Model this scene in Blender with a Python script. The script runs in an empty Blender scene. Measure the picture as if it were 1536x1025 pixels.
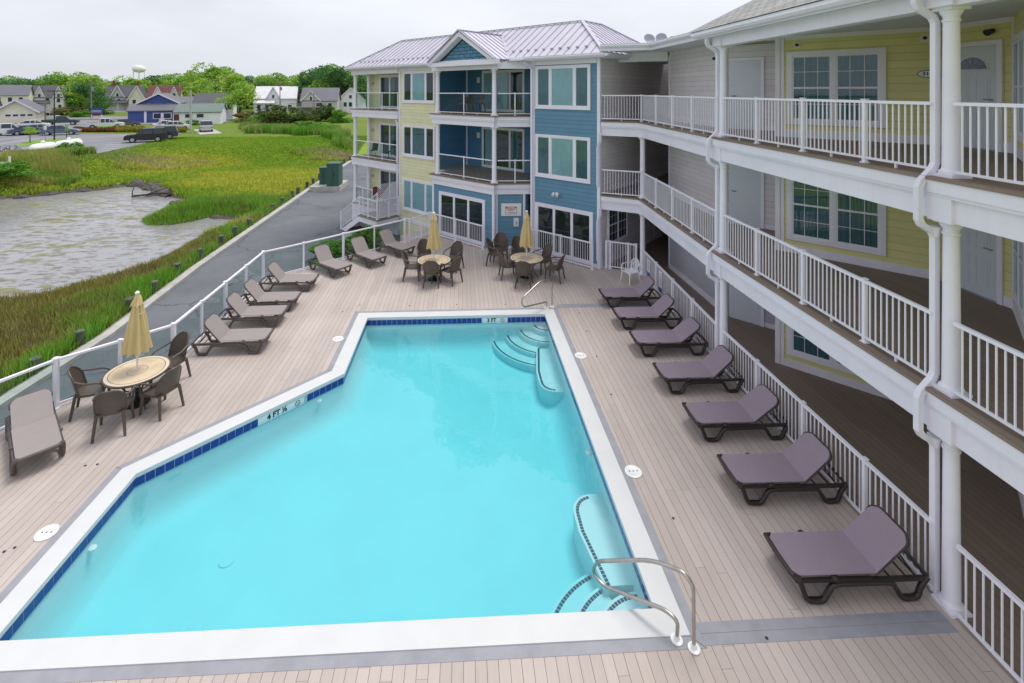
import bpy, bmesh, math, random
import numpy as np
from mathutils import Matrix, Vector
random.seed(7); np.random.seed(7)
PI=math.pi
S=bpy.context.scene
COL=S.collection
# ---------------------------------------------------------------- camera
YAW=math.atan(34/735.0); EYE=7.03
cam=bpy.data.objects.new('camera',bpy.data.cameras.new('camera')); COL.objects.link(cam)
cam.location=(0,0,EYE); cam.rotation_euler=(PI/2,0,-YAW)
cam.data.sensor_width=36; cam.data.lens=735/1536*36
cam.data.shift_x=(768-727)/1536.0; cam.data.shift_y=-(512.5-137)/1536.0
cam.data.clip_start=0.1; cam.data.clip_end=6000
S.camera=cam
# ---------------------------------------------------------------- world, sun, exposure
SUN_EL=math.radians(70); SUN_AZ=math.radians(48)      # azimuth clockwise from +Y (north), so the sun stands to the right
W=bpy.data.worlds.new('World'); S.world=W; W.use_nodes=True
nt=W.node_tree; nt.nodes.clear()
def nn(nt,t,**k):
    n=nt.nodes.new(t)
    for a,b in k.items(): setattr(n,a,b)
    return n
sky=nn(nt,'ShaderNodeTexSky',sky_type='NISHITA',sun_disc=False,sun_elevation=SUN_EL,sun_rotation=SUN_AZ)
tc=nn(nt,'ShaderNodeTexCoord'); mp=nn(nt,'ShaderNodeMapping'); mp.inputs['Scale'].default_value=(1,1,3.2)
no=nn(nt,'ShaderNodeTexNoise'); no.inputs['Scale'].default_value=1.6; no.inputs['Detail'].default_value=5; no.inputs['Roughness'].default_value=.5
rp=nn(nt,'ShaderNodeMapRange'); rp.inputs[1].default_value=.25; rp.inputs[2].default_value=.62; rp.inputs[3].default_value=.80; rp.inputs[4].default_value=1.0
cc=nn(nt,'ShaderNodeMapRange'); cc.inputs[1].default_value=.2; cc.inputs[2].default_value=.8; cc.inputs[3].default_value=.80; cc.inputs[4].default_value=1.16
mx=nn(nt,'ShaderNodeMix',data_type='RGBA'); vm=nn(nt,'ShaderNodeVectorMath',operation='SCALE')
vm.inputs[0].default_value=(7.8,8.05,8.75)
bg=nn(nt,'ShaderNodeBackground'); bg.inputs[1].default_value=.1
ow=nn(nt,'ShaderNodeOutputWorld')
L=nt.links.new
L(tc.outputs['Generated'],mp.inputs[0]); L(mp.outputs[0],no.inputs['Vector']); L(no.outputs[0],rp.inputs[0]); L(no.outputs[0],cc.inputs[0])
sz=nn(nt,'ShaderNodeSeparateXYZ'); L(tc.outputs['Generated'],sz.inputs[0])
el=nn(nt,'ShaderNodeMapRange'); el.inputs[1].default_value=0; el.inputs[2].default_value=1; el.inputs[3].default_value=.97; el.inputs[4].default_value=1.05; L(sz.outputs[2],el.inputs[0])
ml=nn(nt,'ShaderNodeMath',operation='MULTIPLY'); L(cc.outputs[0],ml.inputs[0]); L(el.outputs[0],ml.inputs[1]); L(ml.outputs[0],vm.inputs['Scale']); L(rp.outputs[0],mx.inputs[0]); L(sky.outputs[0],mx.inputs[6]); L(vm.outputs[0],mx.inputs[7])
L(mx.outputs[2],bg.inputs[0]); L(bg.outputs[0],ow.inputs[0])
sun=bpy.data.objects.new('sun',bpy.data.lights.new('sun','SUN')); COL.objects.link(sun)
sun.data.energy=2.1; sun.data.angle=math.radians(26); sun.data.color=(1,.96,.9)
sd=Vector((math.sin(SUN_AZ)*math.cos(SUN_EL),math.cos(SUN_AZ)*math.cos(SUN_EL),math.sin(SUN_EL)))
sun.rotation_euler=sd.to_track_quat('Z','Y').to_euler()
sun.location=(40,20,60)
S.view_settings.view_transform='Standard'; S.view_settings.look='None'
S.view_settings.exposure=0.12; S.view_settings.gamma=1
S.render.engine='CYCLES'
# ---------------------------------------------------------------- materials
MATS={}
def srgb(r,g,b):
    f=lambda c:(c/12.92 if c<=.04045 else ((c+.055)/1.055)**2.4)
    return (f(r/255),f(g/255),f(b/255))
def new(name):
    m=bpy.data.materials.new(name); m.use_nodes=True; t=m.node_tree; t.nodes.clear()
    MATS[name]=m; return m,t
def out(t,sh,vol=None):
    o=nn(t,'ShaderNodeOutputMaterial'); t.links.new(sh,o.inputs[0])
    if vol: t.links.new(vol,o.inputs[1])
def ramp2(t,fac,a,b):
    m=nn(t,'ShaderNodeMix',data_type='RGBA'); t.links.new(fac,m.inputs[0])
    for i,c in ((6,a),(7,b)):
        if isinstance(c,tuple): m.inputs[i].default_value=(*c,1)
        else: t.links.new(c,m.inputs[i])
    return m.outputs[2]
def math_(t,op,a,b=None,clamp=False):
    m=nn(t,'ShaderNodeMath',operation=op,use_clamp=clamp)
    for i,v in ((0,a),(1,b)):
        if v is None: continue
        if isinstance(v,(int,float)): m.inputs[i].default_value=v
        else: t.links.new(v,m.inputs[i])
    return m.outputs[0]
def coords(t,kind='Object',scale=(1,1,1),rot=(0,0,0)):
    c=nn(t,'ShaderNodeTexCoord'); m=nn(t,'ShaderNodeMapping'); m.inputs['Scale'].default_value=scale; m.inputs['Rotation'].default_value=rot
    t.links.new(c.outputs[kind],m.inputs[0]); return m.outputs[0]
def wpos(t):
    return nn(t,'ShaderNodeNewGeometry').outputs['Position']
def noise(t,vec,scale,detail=4,rough=.55,o=0):
    n=nn(t,'ShaderNodeTexNoise'); n.inputs['Scale'].default_value=scale; n.inputs['Detail'].default_value=detail; n.inputs['Roughness'].default_value=rough
    t.links.new(vec,n.inputs['Vector']); return n.outputs[o]
def mapr(t,v,a,b,c=0,d=1):
    m=nn(t,'ShaderNodeMapRange'); t.links.new(v,m.inputs[0])
    for i,x in enumerate((a,b,c,d)): m.inputs[i+1].default_value=x
    return m.outputs[0]
def bump(t,h,strength,dist=.01):
    b=nn(t,'ShaderNodeBump'); b.inputs['Strength'].default_value=strength; b.inputs['Distance'].default_value=dist
    t.links.new(h,b.inputs['Height']); return b.outputs[0]
def bsdf(t,col,rough=.5,metal=0,spec=.5,norm=None):
    b=nn(t,'ShaderNodeBsdfPrincipled')
    if isinstance(col,tuple): b.inputs['Base Color'].default_value=(*col[:3],1)
    else: t.links.new(col,b.inputs['Base Color'])
    if isinstance(rough,(int,float)): b.inputs['Roughness'].default_value=rough
    else: t.links.new(rough,b.inputs['Roughness'])
    b.inputs['Metallic'].default_value=metal; b.inputs['Specular IOR Level'].default_value=spec
    if norm is not None: t.links.new(norm,b.inputs['Normal'])
    return b.outputs[0]
def plain(name,col,rough=.5,metal=0,spec=.5,var=.08,vs=3.0,bmp=0,bs=60,streak=0):
    """painted or moulded surface: base colour with a little wear and grain"""
    m,t=new(name); p=wpos(t)
    n=noise(t,p,vs,5); c2=tuple(max(0,x*(1-var*2)) for x in col)
    c=ramp2(t,mapr(t,n,.35,.7),col,c2)
    if streak:                                      # rain marks running down, and grime in blotches
        mp_=nn(t,'ShaderNodeMapping'); mp_.inputs['Scale'].default_value=(9,9,.55); t.links.new(p,mp_.inputs[0])
        s1=mapr(t,noise(t,mp_.outputs[0],1.0,4,.6),.52,.72,0,streak); s2=mapr(t,noise(t,p,7,5,.7),.60,.75,0,streak*1.3)
        c=ramp2(t,math_(t,'MAXIMUM',s1,s2),c,tuple(x*f for x,f in zip(col,(.55,.55,.50))))
    nb=bump(t,noise(t,p,bs,3),bmp,.004) if bmp else None
    out(t,bsdf(t,c,rough,metal,spec,nb)); return m
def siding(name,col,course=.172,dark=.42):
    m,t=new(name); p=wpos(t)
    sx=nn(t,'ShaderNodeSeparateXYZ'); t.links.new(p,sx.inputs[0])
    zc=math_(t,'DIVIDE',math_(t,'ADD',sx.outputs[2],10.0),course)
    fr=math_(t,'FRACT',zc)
    gap=mapr(t,fr,.0,.10,1,0)                              # shadow under each lap joint, painted dark into the course's foot
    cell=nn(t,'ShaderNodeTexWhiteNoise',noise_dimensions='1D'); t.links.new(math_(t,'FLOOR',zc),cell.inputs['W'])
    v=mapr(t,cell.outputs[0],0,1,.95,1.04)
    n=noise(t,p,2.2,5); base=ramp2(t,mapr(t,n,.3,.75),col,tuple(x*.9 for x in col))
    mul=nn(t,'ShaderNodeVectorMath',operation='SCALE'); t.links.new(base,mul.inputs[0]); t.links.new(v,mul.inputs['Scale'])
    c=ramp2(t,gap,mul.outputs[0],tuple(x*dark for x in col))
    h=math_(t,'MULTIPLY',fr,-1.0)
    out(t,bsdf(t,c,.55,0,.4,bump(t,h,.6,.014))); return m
M={}
M['trim']=plain('trim_paint',(.88,.855,.955),.4,var=.035,vs=1.2,streak=.09)
M['rail']=plain('rail_paint',(.88,.86,.95),.35,var=.02,streak=.06)
M['trimshade']=M['trim']
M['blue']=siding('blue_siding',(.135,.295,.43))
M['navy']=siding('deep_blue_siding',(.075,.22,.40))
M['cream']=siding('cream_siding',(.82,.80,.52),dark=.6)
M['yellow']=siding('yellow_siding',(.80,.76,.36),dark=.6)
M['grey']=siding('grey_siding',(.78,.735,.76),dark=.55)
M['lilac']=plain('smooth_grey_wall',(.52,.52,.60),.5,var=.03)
M['soffit']=plain('soffit_paint',(.76,.77,.80),.6,var=.03)
M['plastic_white']=plain('white_plastic',(.82,.84,.86),.3,var=.02)
M['dark']=plain('dark_plastic',(.02,.02,.022),.4)
M['lounge_frame']=plain('brown_resin',(.030,.022,.021),.32,var=.15,bmp=.15,bs=90)
M['lounge_frame_l']=plain('brown_resin_weathered',(.105,.082,.078),.45,var=.15,bmp=.15,bs=90)
M['chair_resin']=plain('bronze_resin',(.105,.083,.068),.42,var=.12,bmp=.1,bs=80)
M['post_green']=plain('weathered_post',(.12,.15,.11),.85,var=.3,vs=6,bmp=.5,bs=25)
M['steel']=plain('handrail_steel',(.55,.52,.48),.36,1,var=.12,vs=9)
M['bronze']=plain('handrail_bronze',(.42,.31,.18),.3,1,var=.2,vs=9)
M['concrete']=plain('concrete',(.50,.49,.46),.9,var=.12,vs=2.5,bmp=.3,bs=25)
M['coping']=plain('coping_plaster',(.66,.665,.67),.55,var=.025,vs=2.0,bmp=.1,bs=40)
M['plaster']=plain('pool_plaster',(.79,.79,.78),.6,var=.03,vs=.8)
M['border']=plain('grey_board',(.33,.33,.37),.6,var=.08,vs=4)
M['terminal_green']=plain('green_cabinet',(.035,.11,.085),.5,var=.06)
M['grout']=plain('grout',(.55,.60,.65),.8)
M['navytile']=plain('blue_tile',(.02,.045,.30),.12,var=.12,vs=5)
M['slate']=plain('slate_tile',(.05,.09,.14),.3,var=.2,vs=15)
M['red']=plain('red_print',(.38,.03,.05),.5)
M['ink']=plain('black_print',(.012,.012,.014),.5)
M['blueink']=plain('blue_print',(.03,.07,.35),.5)
M['tyre']=plain('tyre_rubber',(.02,.02,.02),.85)
M['rim']=plain('wheel_rim',(.5,.5,.52),.35,.7)
M['woodgrey']=plain('weathered_wood',(.30,.27,.23),.85,var=.2,vs=8)
M['polewood']=plain('pole_wood',(.30,.27,.24),.9,var=.2,vs=3)
M['bark']=plain('bark',(.10,.08,.06),.95,var=.3,vs=5,bmp=.4,bs=12)
M['brown']=plain('brown_paint',(.11,.07,.05),.6)
M['darkfloor']=M['brown']
M['brick']=plain('brick_red',(.32,.10,.07),.9,var=.2,vs=8)
M['purple']=plain('purple_trim',(.05,.03,.12),.4)
M['cushion']=plain('red_cushion',(.35,.10,.08),.9)
M['silver']=plain('antenna_grey',(.34,.36,.41),.5)
M['white_gloss']=plain('white_enamel',(.85,.85,.84),.3,var=.03)
# deck boards
def deckmat(name,c1,c2,axis='X',w=.1425):
    m,t=new(name); p=wpos(t)
    sx=nn(t,'ShaderNodeSeparateXYZ'); t.links.new(p,sx.inputs[0])
    a=math_(t,'DIVIDE',math_(t,'ADD',sx.outputs[0],50.0),w); fr=math_(t,'FRACT',a); idx=math_(t,'FLOOR',a)
    wn=nn(t,'ShaderNodeTexWhiteNoise',noise_dimensions='1D'); t.links.new(idx,wn.inputs['W'])
    yy=math_(t,'DIVIDE',math_(t,'ADD',sx.outputs[1],math_(t,'MULTIPLY',wn.outputs[0],4.8)),4.8)
    yfr=math_(t,'FRACT',yy); yid=math_(t,'FLOOR',yy)
    cell=nn(t,'ShaderNodeTexWhiteNoise',noise_dimensions='2D'); cv=nn(t,'ShaderNodeCombineXYZ'); t.links.new(idx,cv.inputs[0]); t.links.new(yid,cv.inputs[1]); t.links.new(cv.outputs[0],cell.inputs['Vector'])
    v=mapr(t,cell.outputs[0],0,1,.93,1.06)
    st=nn(t,'ShaderNodeMapping'); st.inputs['Scale'].default_value=(40,1.5,1); t.links.new(p,st.inputs[0])
    grain=noise(t,st.outputs[0],1.0,4)
    blot=noise(t,p,.55,5,.6)
    base=ramp2(t,mapr(t,blot,.3,.72),c1,c2)
    f=math_(t,'MULTIPLY',v,mapr(t,grain,.3,.7,.95,1.04))
    mul=nn(t,'ShaderNodeVectorMath',operation='SCALE'); t.links.new(base,mul.inputs[0]); t.links.new(f,mul.inputs['Scale'])
    g1=math_(t,'LESS_THAN',fr,.036); g2=math_(t,'LESS_THAN',yfr,.0012)
    g=math_(t,'MAXIMUM',g1,math_(t,'MULTIPLY',g2,.5))
    stain=mapr(t,noise(t,p,7.0,3,.7),.70,.80,0,.28)
    c3=ramp2(t,stain,mul.outputs[0],tuple(x*.45 for x in c2))
    c=ramp2(t,g,c3,(.06,.05,.043))
    hb=math_(t,'SUBTRACT',math_(t,'MULTIPLY',grain,.15),math_(t,'MULTIPLY',g,1.0))
    out(t,bsdf(t,c,.62,0,.35,bump(t,hb,.5,.004))); return m
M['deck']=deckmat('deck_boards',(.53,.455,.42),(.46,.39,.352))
M['deck2']=deckmat('balcony_boards',(.27,.205,.17),(.23,.175,.14))  # deck boards with the shade of roofed walkways and balconies put into the colour
# asphalt
m,t=new('asphalt_near'); p=wpos(t)
n1=noise(t,p,.35,6,.6); n2=noise(t,p,30,3,.8)
c=ramp2(t,mapr(t,n1,.35,.68),(.095,.105,.122),(.155,.165,.185)); c=ramp2(t,mapr(t,n2,.4,.65,0,.45),c,(.27,.27,.29))
vo=nn(t,'ShaderNodeTexVoronoi',feature='DISTANCE_TO_EDGE'); vo.inputs['Scale'].default_value=.22; wv=nn(t,'ShaderNodeVectorMath',operation='ADD'); t.links.new(p,wv.inputs[0]); t.links.new(noise(t,p,.9,4,.6,1),wv.inputs[1]); t.links.new(wv.outputs[0],vo.inputs['Vector'])
c=ramp2(t,mapr(t,vo.outputs['Distance'],.004,.012,.55,0),c,(.05,.05,.055)); c=ramp2(t,mapr(t,noise(t,p,.5,6,.7),.56,.66,0,.35),c,(.09,.095,.10))
out(t,bsdf(t,c,.9,0,.3,bump(t,n2,.4,.01))); M['asphalt']=m
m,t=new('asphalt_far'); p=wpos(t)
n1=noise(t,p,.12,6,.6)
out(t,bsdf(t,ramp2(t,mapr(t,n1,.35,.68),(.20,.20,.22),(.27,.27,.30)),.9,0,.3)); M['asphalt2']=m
# metal roof / shingles
def roofmetal(name,col):
    m,t=new(name); p=wpos(t)
    n=noise(t,p,.8,4); c=ramp2(t,mapr(t,n,.3,.7),col,tuple(x*.86 for x in col))
    out(t,bsdf(t,c,.5,.12,.4)); return m
M['roofmetal']=roofmetal('standing_seam_metal',(.66,.63,.72))
M['seam']=roofmetal('seam_metal',(.51,.48,.59))
def shingle(name,c1,c2,s=1.0,rot=0):
    m,t=new(name); 
    b=nn(t,'ShaderNodeTexBrick'); b.inputs['Scale'].default_value=1.0; b.inputs['Brick Width'].default_value=.33*s; b.inputs['Row Height'].default_value=.135*s
    b.inputs['Mortar Size'].default_value=.018*s; b.inputs['Bias'].default_value=0; b.offset=.37
    uv=nn(t,'ShaderNodeUVMap'); t.links.new(uv.outputs[0],b.inputs['Vector'])
    b.inputs['Color1'].default_value=(*c1,1); b.inputs['Color2'].default_value=(*c2,1); b.inputs['Mortar'].default_value=(*[x*.35 for x in c2],1)
    n=noise(t,uv.outputs[0],25,3); c=ramp2(t,mapr(t,n,.4,.7,0,.35),b.outputs[0],tuple(min(1,x*1.5) for x in c1))
    out(t,bsdf(t,c,.9,0,.3,bump(t,b.outputs[1],-.8,.01))); return m
M['shingle']=shingle('asphalt_shingles',(.42,.42,.40),(.24,.24,.24))
M['fishscale']=shingle('blue_scale_shingles',(.13,.29,.42),(.09,.23,.36),1.2)
# glass
def schlick(t,f0,norm=None):
    g=nn(t,'ShaderNodeNewGeometry'); d=nn(t,'ShaderNodeVectorMath',operation='DOT_PRODUCT')
    t.links.new(g.outputs['Incoming'],d.inputs[0]); t.links.new(norm if norm is not None else g.outputs['Normal'],d.inputs[1])
    c=math_(t,'SUBTRACT',1.0,math_(t,'ABSOLUTE',d.outputs['Value']),True)
    return math_(t,'ADD',math_(t,'MULTIPLY',math_(t,'POWER',c,5.0),1-f0),f0,True)
def glass(name,tint,refl,f0,wob=0):
    """a clear sheet: sees through, reflects more at grazing angles"""
    m,t=new(name)
    tr=nn(t,'ShaderNodeBsdfTransparent'); tr.inputs[0].default_value=(*tint,1)
    g=nn(t,'ShaderNodeBsdfGlossy'); g.inputs['Roughness'].default_value=.0; g.inputs[0].default_value=(*refl,1)
    if wob:
        mp_=nn(t,'ShaderNodeMapping'); mp_.inputs['Scale'].default_value=(1,1,.6); t.links.new(wpos(t),mp_.inputs[0])
        t.links.new(bump(t,noise(t,mp_.outputs[0],1.6,2),wob,.02),g.inputs['Normal'])
    mxx=nn(t,'ShaderNodeMixShader'); t.links.new(schlick(t,f0),mxx.inputs[0]); t.links.new(tr.outputs[0],mxx.inputs[1]); t.links.new(g.outputs[0],mxx.inputs[2])
    out(t,mxx.outputs[0]); return m
M['fenceglass']=glass('tinted_fence_glass',(.76,.87,.87),(.85,.95,.95),.03)
M['pane']=glass('window_glass',(.58,.74,.75),(.80,.93,1.0),.075,.12)
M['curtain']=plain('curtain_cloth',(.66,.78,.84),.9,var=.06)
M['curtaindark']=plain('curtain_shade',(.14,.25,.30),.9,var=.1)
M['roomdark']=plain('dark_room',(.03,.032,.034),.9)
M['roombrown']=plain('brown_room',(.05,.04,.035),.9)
M['fan']=plain('leaded_glass',(.20,.22,.34),.15,var=.3,vs=40)
M['door']=plain('door_paint',(.66,.70,.78),.35,var=.02)
# fabrics
def weave(name,col,rough=.85):
    m,t=new(name); p=coords(t,'Object'); w=wpos(t)
    n=noise(t,p,180,2); n2=noise(t,w,5,4)
    c=ramp2(t,mapr(t,n,.3,.7),col,tuple(x*.8 for x in col)); c=ramp2(t,mapr(t,n2,.35,.75,0,.3),c,tuple(x*.78 for x in col))
    h_=math_(t,'ADD',math_(t,'MULTIPLY',n,.12),noise(t,w,4.5,3,.6)); out(t,bsdf(t,c,rough,0,.2,bump(t,h_,.45,.018))); return m
M['sling']=weave('mauve_sling',(.33,.265,.32))
M['sling_l']=weave('taupe_sling',(.365,.32,.315))
M['canvas']=weave('tan_canvas',(.72,.55,.27))
# leaves / grass with per-vertex tint
def leafmat(name,transl=.25):
    m,t=new(name); a=nn(t,'ShaderNodeVertexColor'); a.layer_name='tint'
    d=bsdf(t,a.outputs[0],.6,0,.25); tl=nn(t,'ShaderNodeBsdfTranslucent'); t.links.new(a.outputs[0],tl.inputs[0])
    mm=nn(t,'ShaderNodeMixShader'); mm.inputs[0].default_value=transl; t.links.new(d,mm.inputs[1]); t.links.new(tl.outputs[0],mm.inputs[2])
    out(t,mm.outputs[0]); return m
M['leaf']=leafmat('foliage'); M['grass']=leafmat('grass_blades',.3)
# ---------------------------------------------------------------- mesh builder
class MB:
    def __init__(s,xf=None): s.v=[]; s.f=[]; s.uv=[]; s.xf=xf; s.sm=False
    def add(s,vs,fs,uvs=None):
        b=len(s.v)
        if s.xf: vs=[s.xf(*p) for p in vs]
        s.v+=[tuple(p) for p in vs]; s.f+=[tuple(b+i for i in f) for f in fs]
        s.uv+=uvs if uvs else [None]*len(fs)
        return s
    def box(s,x0,x1,y0,y1,z0,z1):
        if x0>x1:x0,x1=x1,x0
        if y0>y1:y0,y1=y1,y0
        if z0>z1:z0,z1=z1,z0
        v=[(x0,y0,z0),(x1,y0,z0),(x1,y1,z0),(x0,y1,z0),(x0,y0,z1),(x1,y0,z1),(x1,y1,z1),(x0,y1,z1)]
        return s.add(v,[(0,3,2,1),(4,5,6,7),(0,1,5,4),(1,2,6,5),(2,3,7,6),(3,0,4,7)])
    def bar(s,p,q,w,h,up=(0,0,1)):
        """rectangular bar from p to q, w sideways, h along up"""
        p=Vector(p);q=Vector(q);d=(q-p).normalized();u=Vector(up)
        sd=d.cross(u)
        if sd.length<1e-5: sd=d.cross(Vector((1,0,0)))
        sd.normalize(); u=sd.cross(d).normalized()
        v=[]
        for c in (p,q):
            for a,b in ((-1,-1),(1,-1),(1,1),(-1,1)): v.append(tuple(c+sd*a*w/2+u*b*h/2))
        return s.add(v,[(0,1,2,3),(7,6,5,4),(0,4,5,1),(1,5,6,2),(2,6,7,3),(3,7,4,0)])
    def tube(s,pts,r,n=8,closed=False,cap=True,flat=None,ph=0):
        pts=[Vector(p) for p in pts]; k=len(pts); rs=r if isinstance(r,(list,tuple)) else [r]*k
        v=[];prev=None
        for i,p in enumerate(pts):
            if closed: d=pts[(i+1)%k]-pts[i-1]
            elif i==0: d=pts[1]-p
            elif i==k-1: d=p-pts[-2]
            else: d=(pts[i+1]-p).normalized()+(p-pts[i-1]).normalized()
            if d.length<1e-9: d=Vector((0,0,1))
            d.normalize()
            if prev is None:
                a=Vector((0,0,1)) if abs(d.z)<.9 else Vector((1,0,0))
                u=d.cross(a).normalized()
            else:
                u=(prev-d*prev.dot(d)); u=u.normalized() if u.length>1e-6 else d.orthogonal().normalized()
            prev=u; w=d.cross(u)
            fl=flat if flat else 1
            for j in range(n):
                an=2*PI*j/n+ph; v.append(tuple(p+(u*math.cos(an)+w*math.sin(an)*fl)*rs[i]))
        f=[]
        for i in range(k if closed else k-1):
            for j in range(n):
                a=i*n+j;b=i*n+(j+1)%n;c=((i+1)%k)*n+(j+1)%n;d_=((i+1)%k)*n+j
                f.append((a,b,c,d_))
        if cap and not closed: f.append(tuple(range(n-1,-1,-1))); f.append(tuple((k-1)*n+j for j in range(n)))
        s.sm=True
        return s.add(v,f)
    def lathe(s,prof,c=(0,0,0),n=16):
        v=[];f=[];k=len(prof)
        for r,z in prof:
            for j in range(n): a=2*PI*j/n; v.append((c[0]+r*math.cos(a),c[1]+r*math.sin(a),c[2]+z))
        for i in range(k-1):
            for j in range(n): f.append((i*n+j,i*n+(j+1)%n,(i+1)*n+(j+1)%n,(i+1)*n+j))
        f.append(tuple(range(n-1,-1,-1))); f.append(tuple((k-1)*n+j for j in range(n)))
        s.sm=True
        return s.add(v,f)
    def prism(s,poly,z0,z1):
        """poly counter-clockwise (in the frame used)"""
        k=len(poly)
        ar=sum(poly[i][0]*poly[(i+1)%k][1]-poly[(i+1)%k][0]*poly[i][1] for i in range(k))
        if ar<0: poly=poly[::-1]
        v=[(x,y,z0) for x,y in poly]+[(x,y,z1) for x,y in poly]
        f=[tuple(range(k-1,-1,-1)),tuple(range(k,2*k))]+[(i,(i+1)%k,k+(i+1)%k,k+i) for i in range(k)]
        return s.add(v,f)
    def face(s,pts,uv=None): return s.add(pts,[tuple(range(len(pts)))],[uv] if uv else None)
    def build(s,name,mat,parent=None,inv=None,smooth=None):
        me=bpy.data.meshes.new(name); me.from_pydata(s.v,[],s.f); me.update()
        if any(u is not None for u in s.uv):
            l=me.uv_layers.new(name='UVMap'); k=0
            for pi,po in enumerate(me.polygons):
                u=s.uv[pi]
                for j in range(po.loop_total):
                    l.data[po.loop_start+j].uv=u[j] if u else (0,0)
        me.materials.append(M[mat] if isinstance(mat,str) else mat)
        if s.sm if smooth is None else smooth:
            me.polygons.foreach_set('use_smooth',[len(f)<=4 for f in s.f])
            try: me.set_sharp_from_angle(angle=math.radians(40))
            except Exception: pass
        o=bpy.data.objects.new(name,me); COL.objects.link(o)
        if parent:
            o.parent=parent
            if inv is not None: o.matrix_parent_inverse=inv
        return o
def tag(o,label,cat,group=None,kind=None):
    o['label']=label; o['category']=cat
    if group: o['group']=group
    if kind: o['kind']=kind
    return o
def thing(name,label,cat,loc=(0,0,0),rz=0,group=None):
    o=bpy.data.objects.new(name,None); COL.objects.link(o); o.location=loc; o.rotation_euler=(0,0,rz); o.empty_display_size=.2
    return tag(o,label,cat,group)
def inv_of(o): return (Matrix.Translation(o.location)@o.rotation_euler.to_matrix().to_4x4()).inverted()
def struct(o): o['kind']='structure'; return o
def clone(o,loc=None,rz=None,label=None,parent=None,scale=None):
    c=o.copy(); COL.objects.link(c)
    if parent: c.parent=parent
    if loc is not None: c.location=loc
    if rz is not None: c.rotation_euler=(0,0,rz)
    if scale is not None: c.scale=(scale,)*3 if isinstance(scale,(int,float)) else scale
    if label: c['label']=label
    for ch in list(KIDS.get(o.name,[])): 
        clone(ch,parent=c)
    return c
KIDS={}
def remember(root):
    for o in bpy.data.objects:
        if o.parent: KIDS.setdefault(o.parent.name,[])
    KIDS.clear()
    for o in bpy.data.objects:
        if o.parent: KIDS.setdefault(o.parent.name,[]).append(o)
def text_mesh(txt,size,xf,mat,name,parent=None,inv=None,align='CENTER',depth=.002,bold=0):
    cu=bpy.data.curves.new('lettering','FONT'); cu.body=txt; cu.size=size; cu.extrude=depth; cu.align_x=align; cu.align_y='CENTER'; cu.offset=bold; cu.resolution_u=3
    ob=bpy.data.objects.new('lettering',cu); COL.objects.link(ob)
    dg=bpy.context.evaluated_depsgraph_get(); me=bpy.data.meshes.new_from_object(ob.evaluated_get(dg))
    bpy.data.objects.remove(ob); 
    me.transform(xf); me.materials.clear(); me.materials.append(M[mat]); me.name=name
    o=bpy.data.objects.new(name,me); COL.objects.link(o)
    if parent:
        o.parent=parent
        if inv is not None: o.matrix_parent_inverse=inv
    return o
# a point of the ground at height z, seen at a place in the photograph (used to read plan positions off it)
cY,sY=math.cos(YAW),math.sin(YAW)
def at(u,v,z=0.0):
    d=735*(EYE-z)/(v-137.0); r=(u-727)/735.0*d
    return (r*cY+d*sY, -r*sY+d*cY)
R2=math.sqrt(2); BX,BY=5.45,19.2
def B(s,n,z=0): return (BX-s/R2-n/R2, BY+s/R2-n/R2, z)
def tintmesh(name,V,Fq,C,mat):
    """V (N,3), Fq (M,k), C (M,3) -> mesh with per-face tint"""
    me=bpy.data.meshes.new(name); k=Fq.shape[1]
    me.vertices.add(len(V)); me.vertices.foreach_set('co',np.asarray(V,dtype=np.float32).ravel())
    me.loops.add(Fq.size); me.loops.foreach_set('vertex_index',Fq.astype(np.int32).ravel())
    me.polygons.add(len(Fq)); me.polygons.foreach_set('loop_start',np.arange(0,Fq.size,k,dtype=np.int32))
    me.update(calc_edges=True)
    ca=me.color_attributes.new('tint','FLOAT_COLOR','CORNER')
    cc=np.ones((len(Fq),k,4),dtype=np.float32); cc[:,:,:3]=C[:,None,:]
    ca.data.foreach_set('color',cc.ravel()); me.materials.append(M[mat]); return me
# ================================================================ frames, rails, windows
def FR(x0,y0,dx,dy):
    l=math.hypot(dx,dy); dx/=l; dy/=l
    return lambda s,n,z=0: (x0+dx*s-dy*n, y0+dy*s+dx*n, z)
def lerp(a,b,t): return tuple(a[i]+(b[i]-a[i])*t for i in range(len(a)))
def dist(a,b): return math.hypot(a[0]-b[0],a[1]-b[1])
def offset_poly(poly,d):
    k=len(poly); out_=[]
    ar=sum(poly[i][0]*poly[(i+1)%k][1]-poly[(i+1)%k][0]*poly[i][1] for i in range(k)); sg=1 if ar>0 else -1
    for i in range(k):
        a,b,c=Vector(poly[i-1]),Vector(poly[i]),Vector(poly[(i+1)%k])
        e1=(b-a).normalized(); e2=(c-b).normalized(); n1=Vector((e1.y,-e1.x))*sg; n2=Vector((e2.y,-e2.x))*sg
        m=(n1+n2); m/=m.dot(n1); out_.append(tuple(b+m*d))
    return out_
from mathutils.geometry import tessellate_polygon
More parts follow.
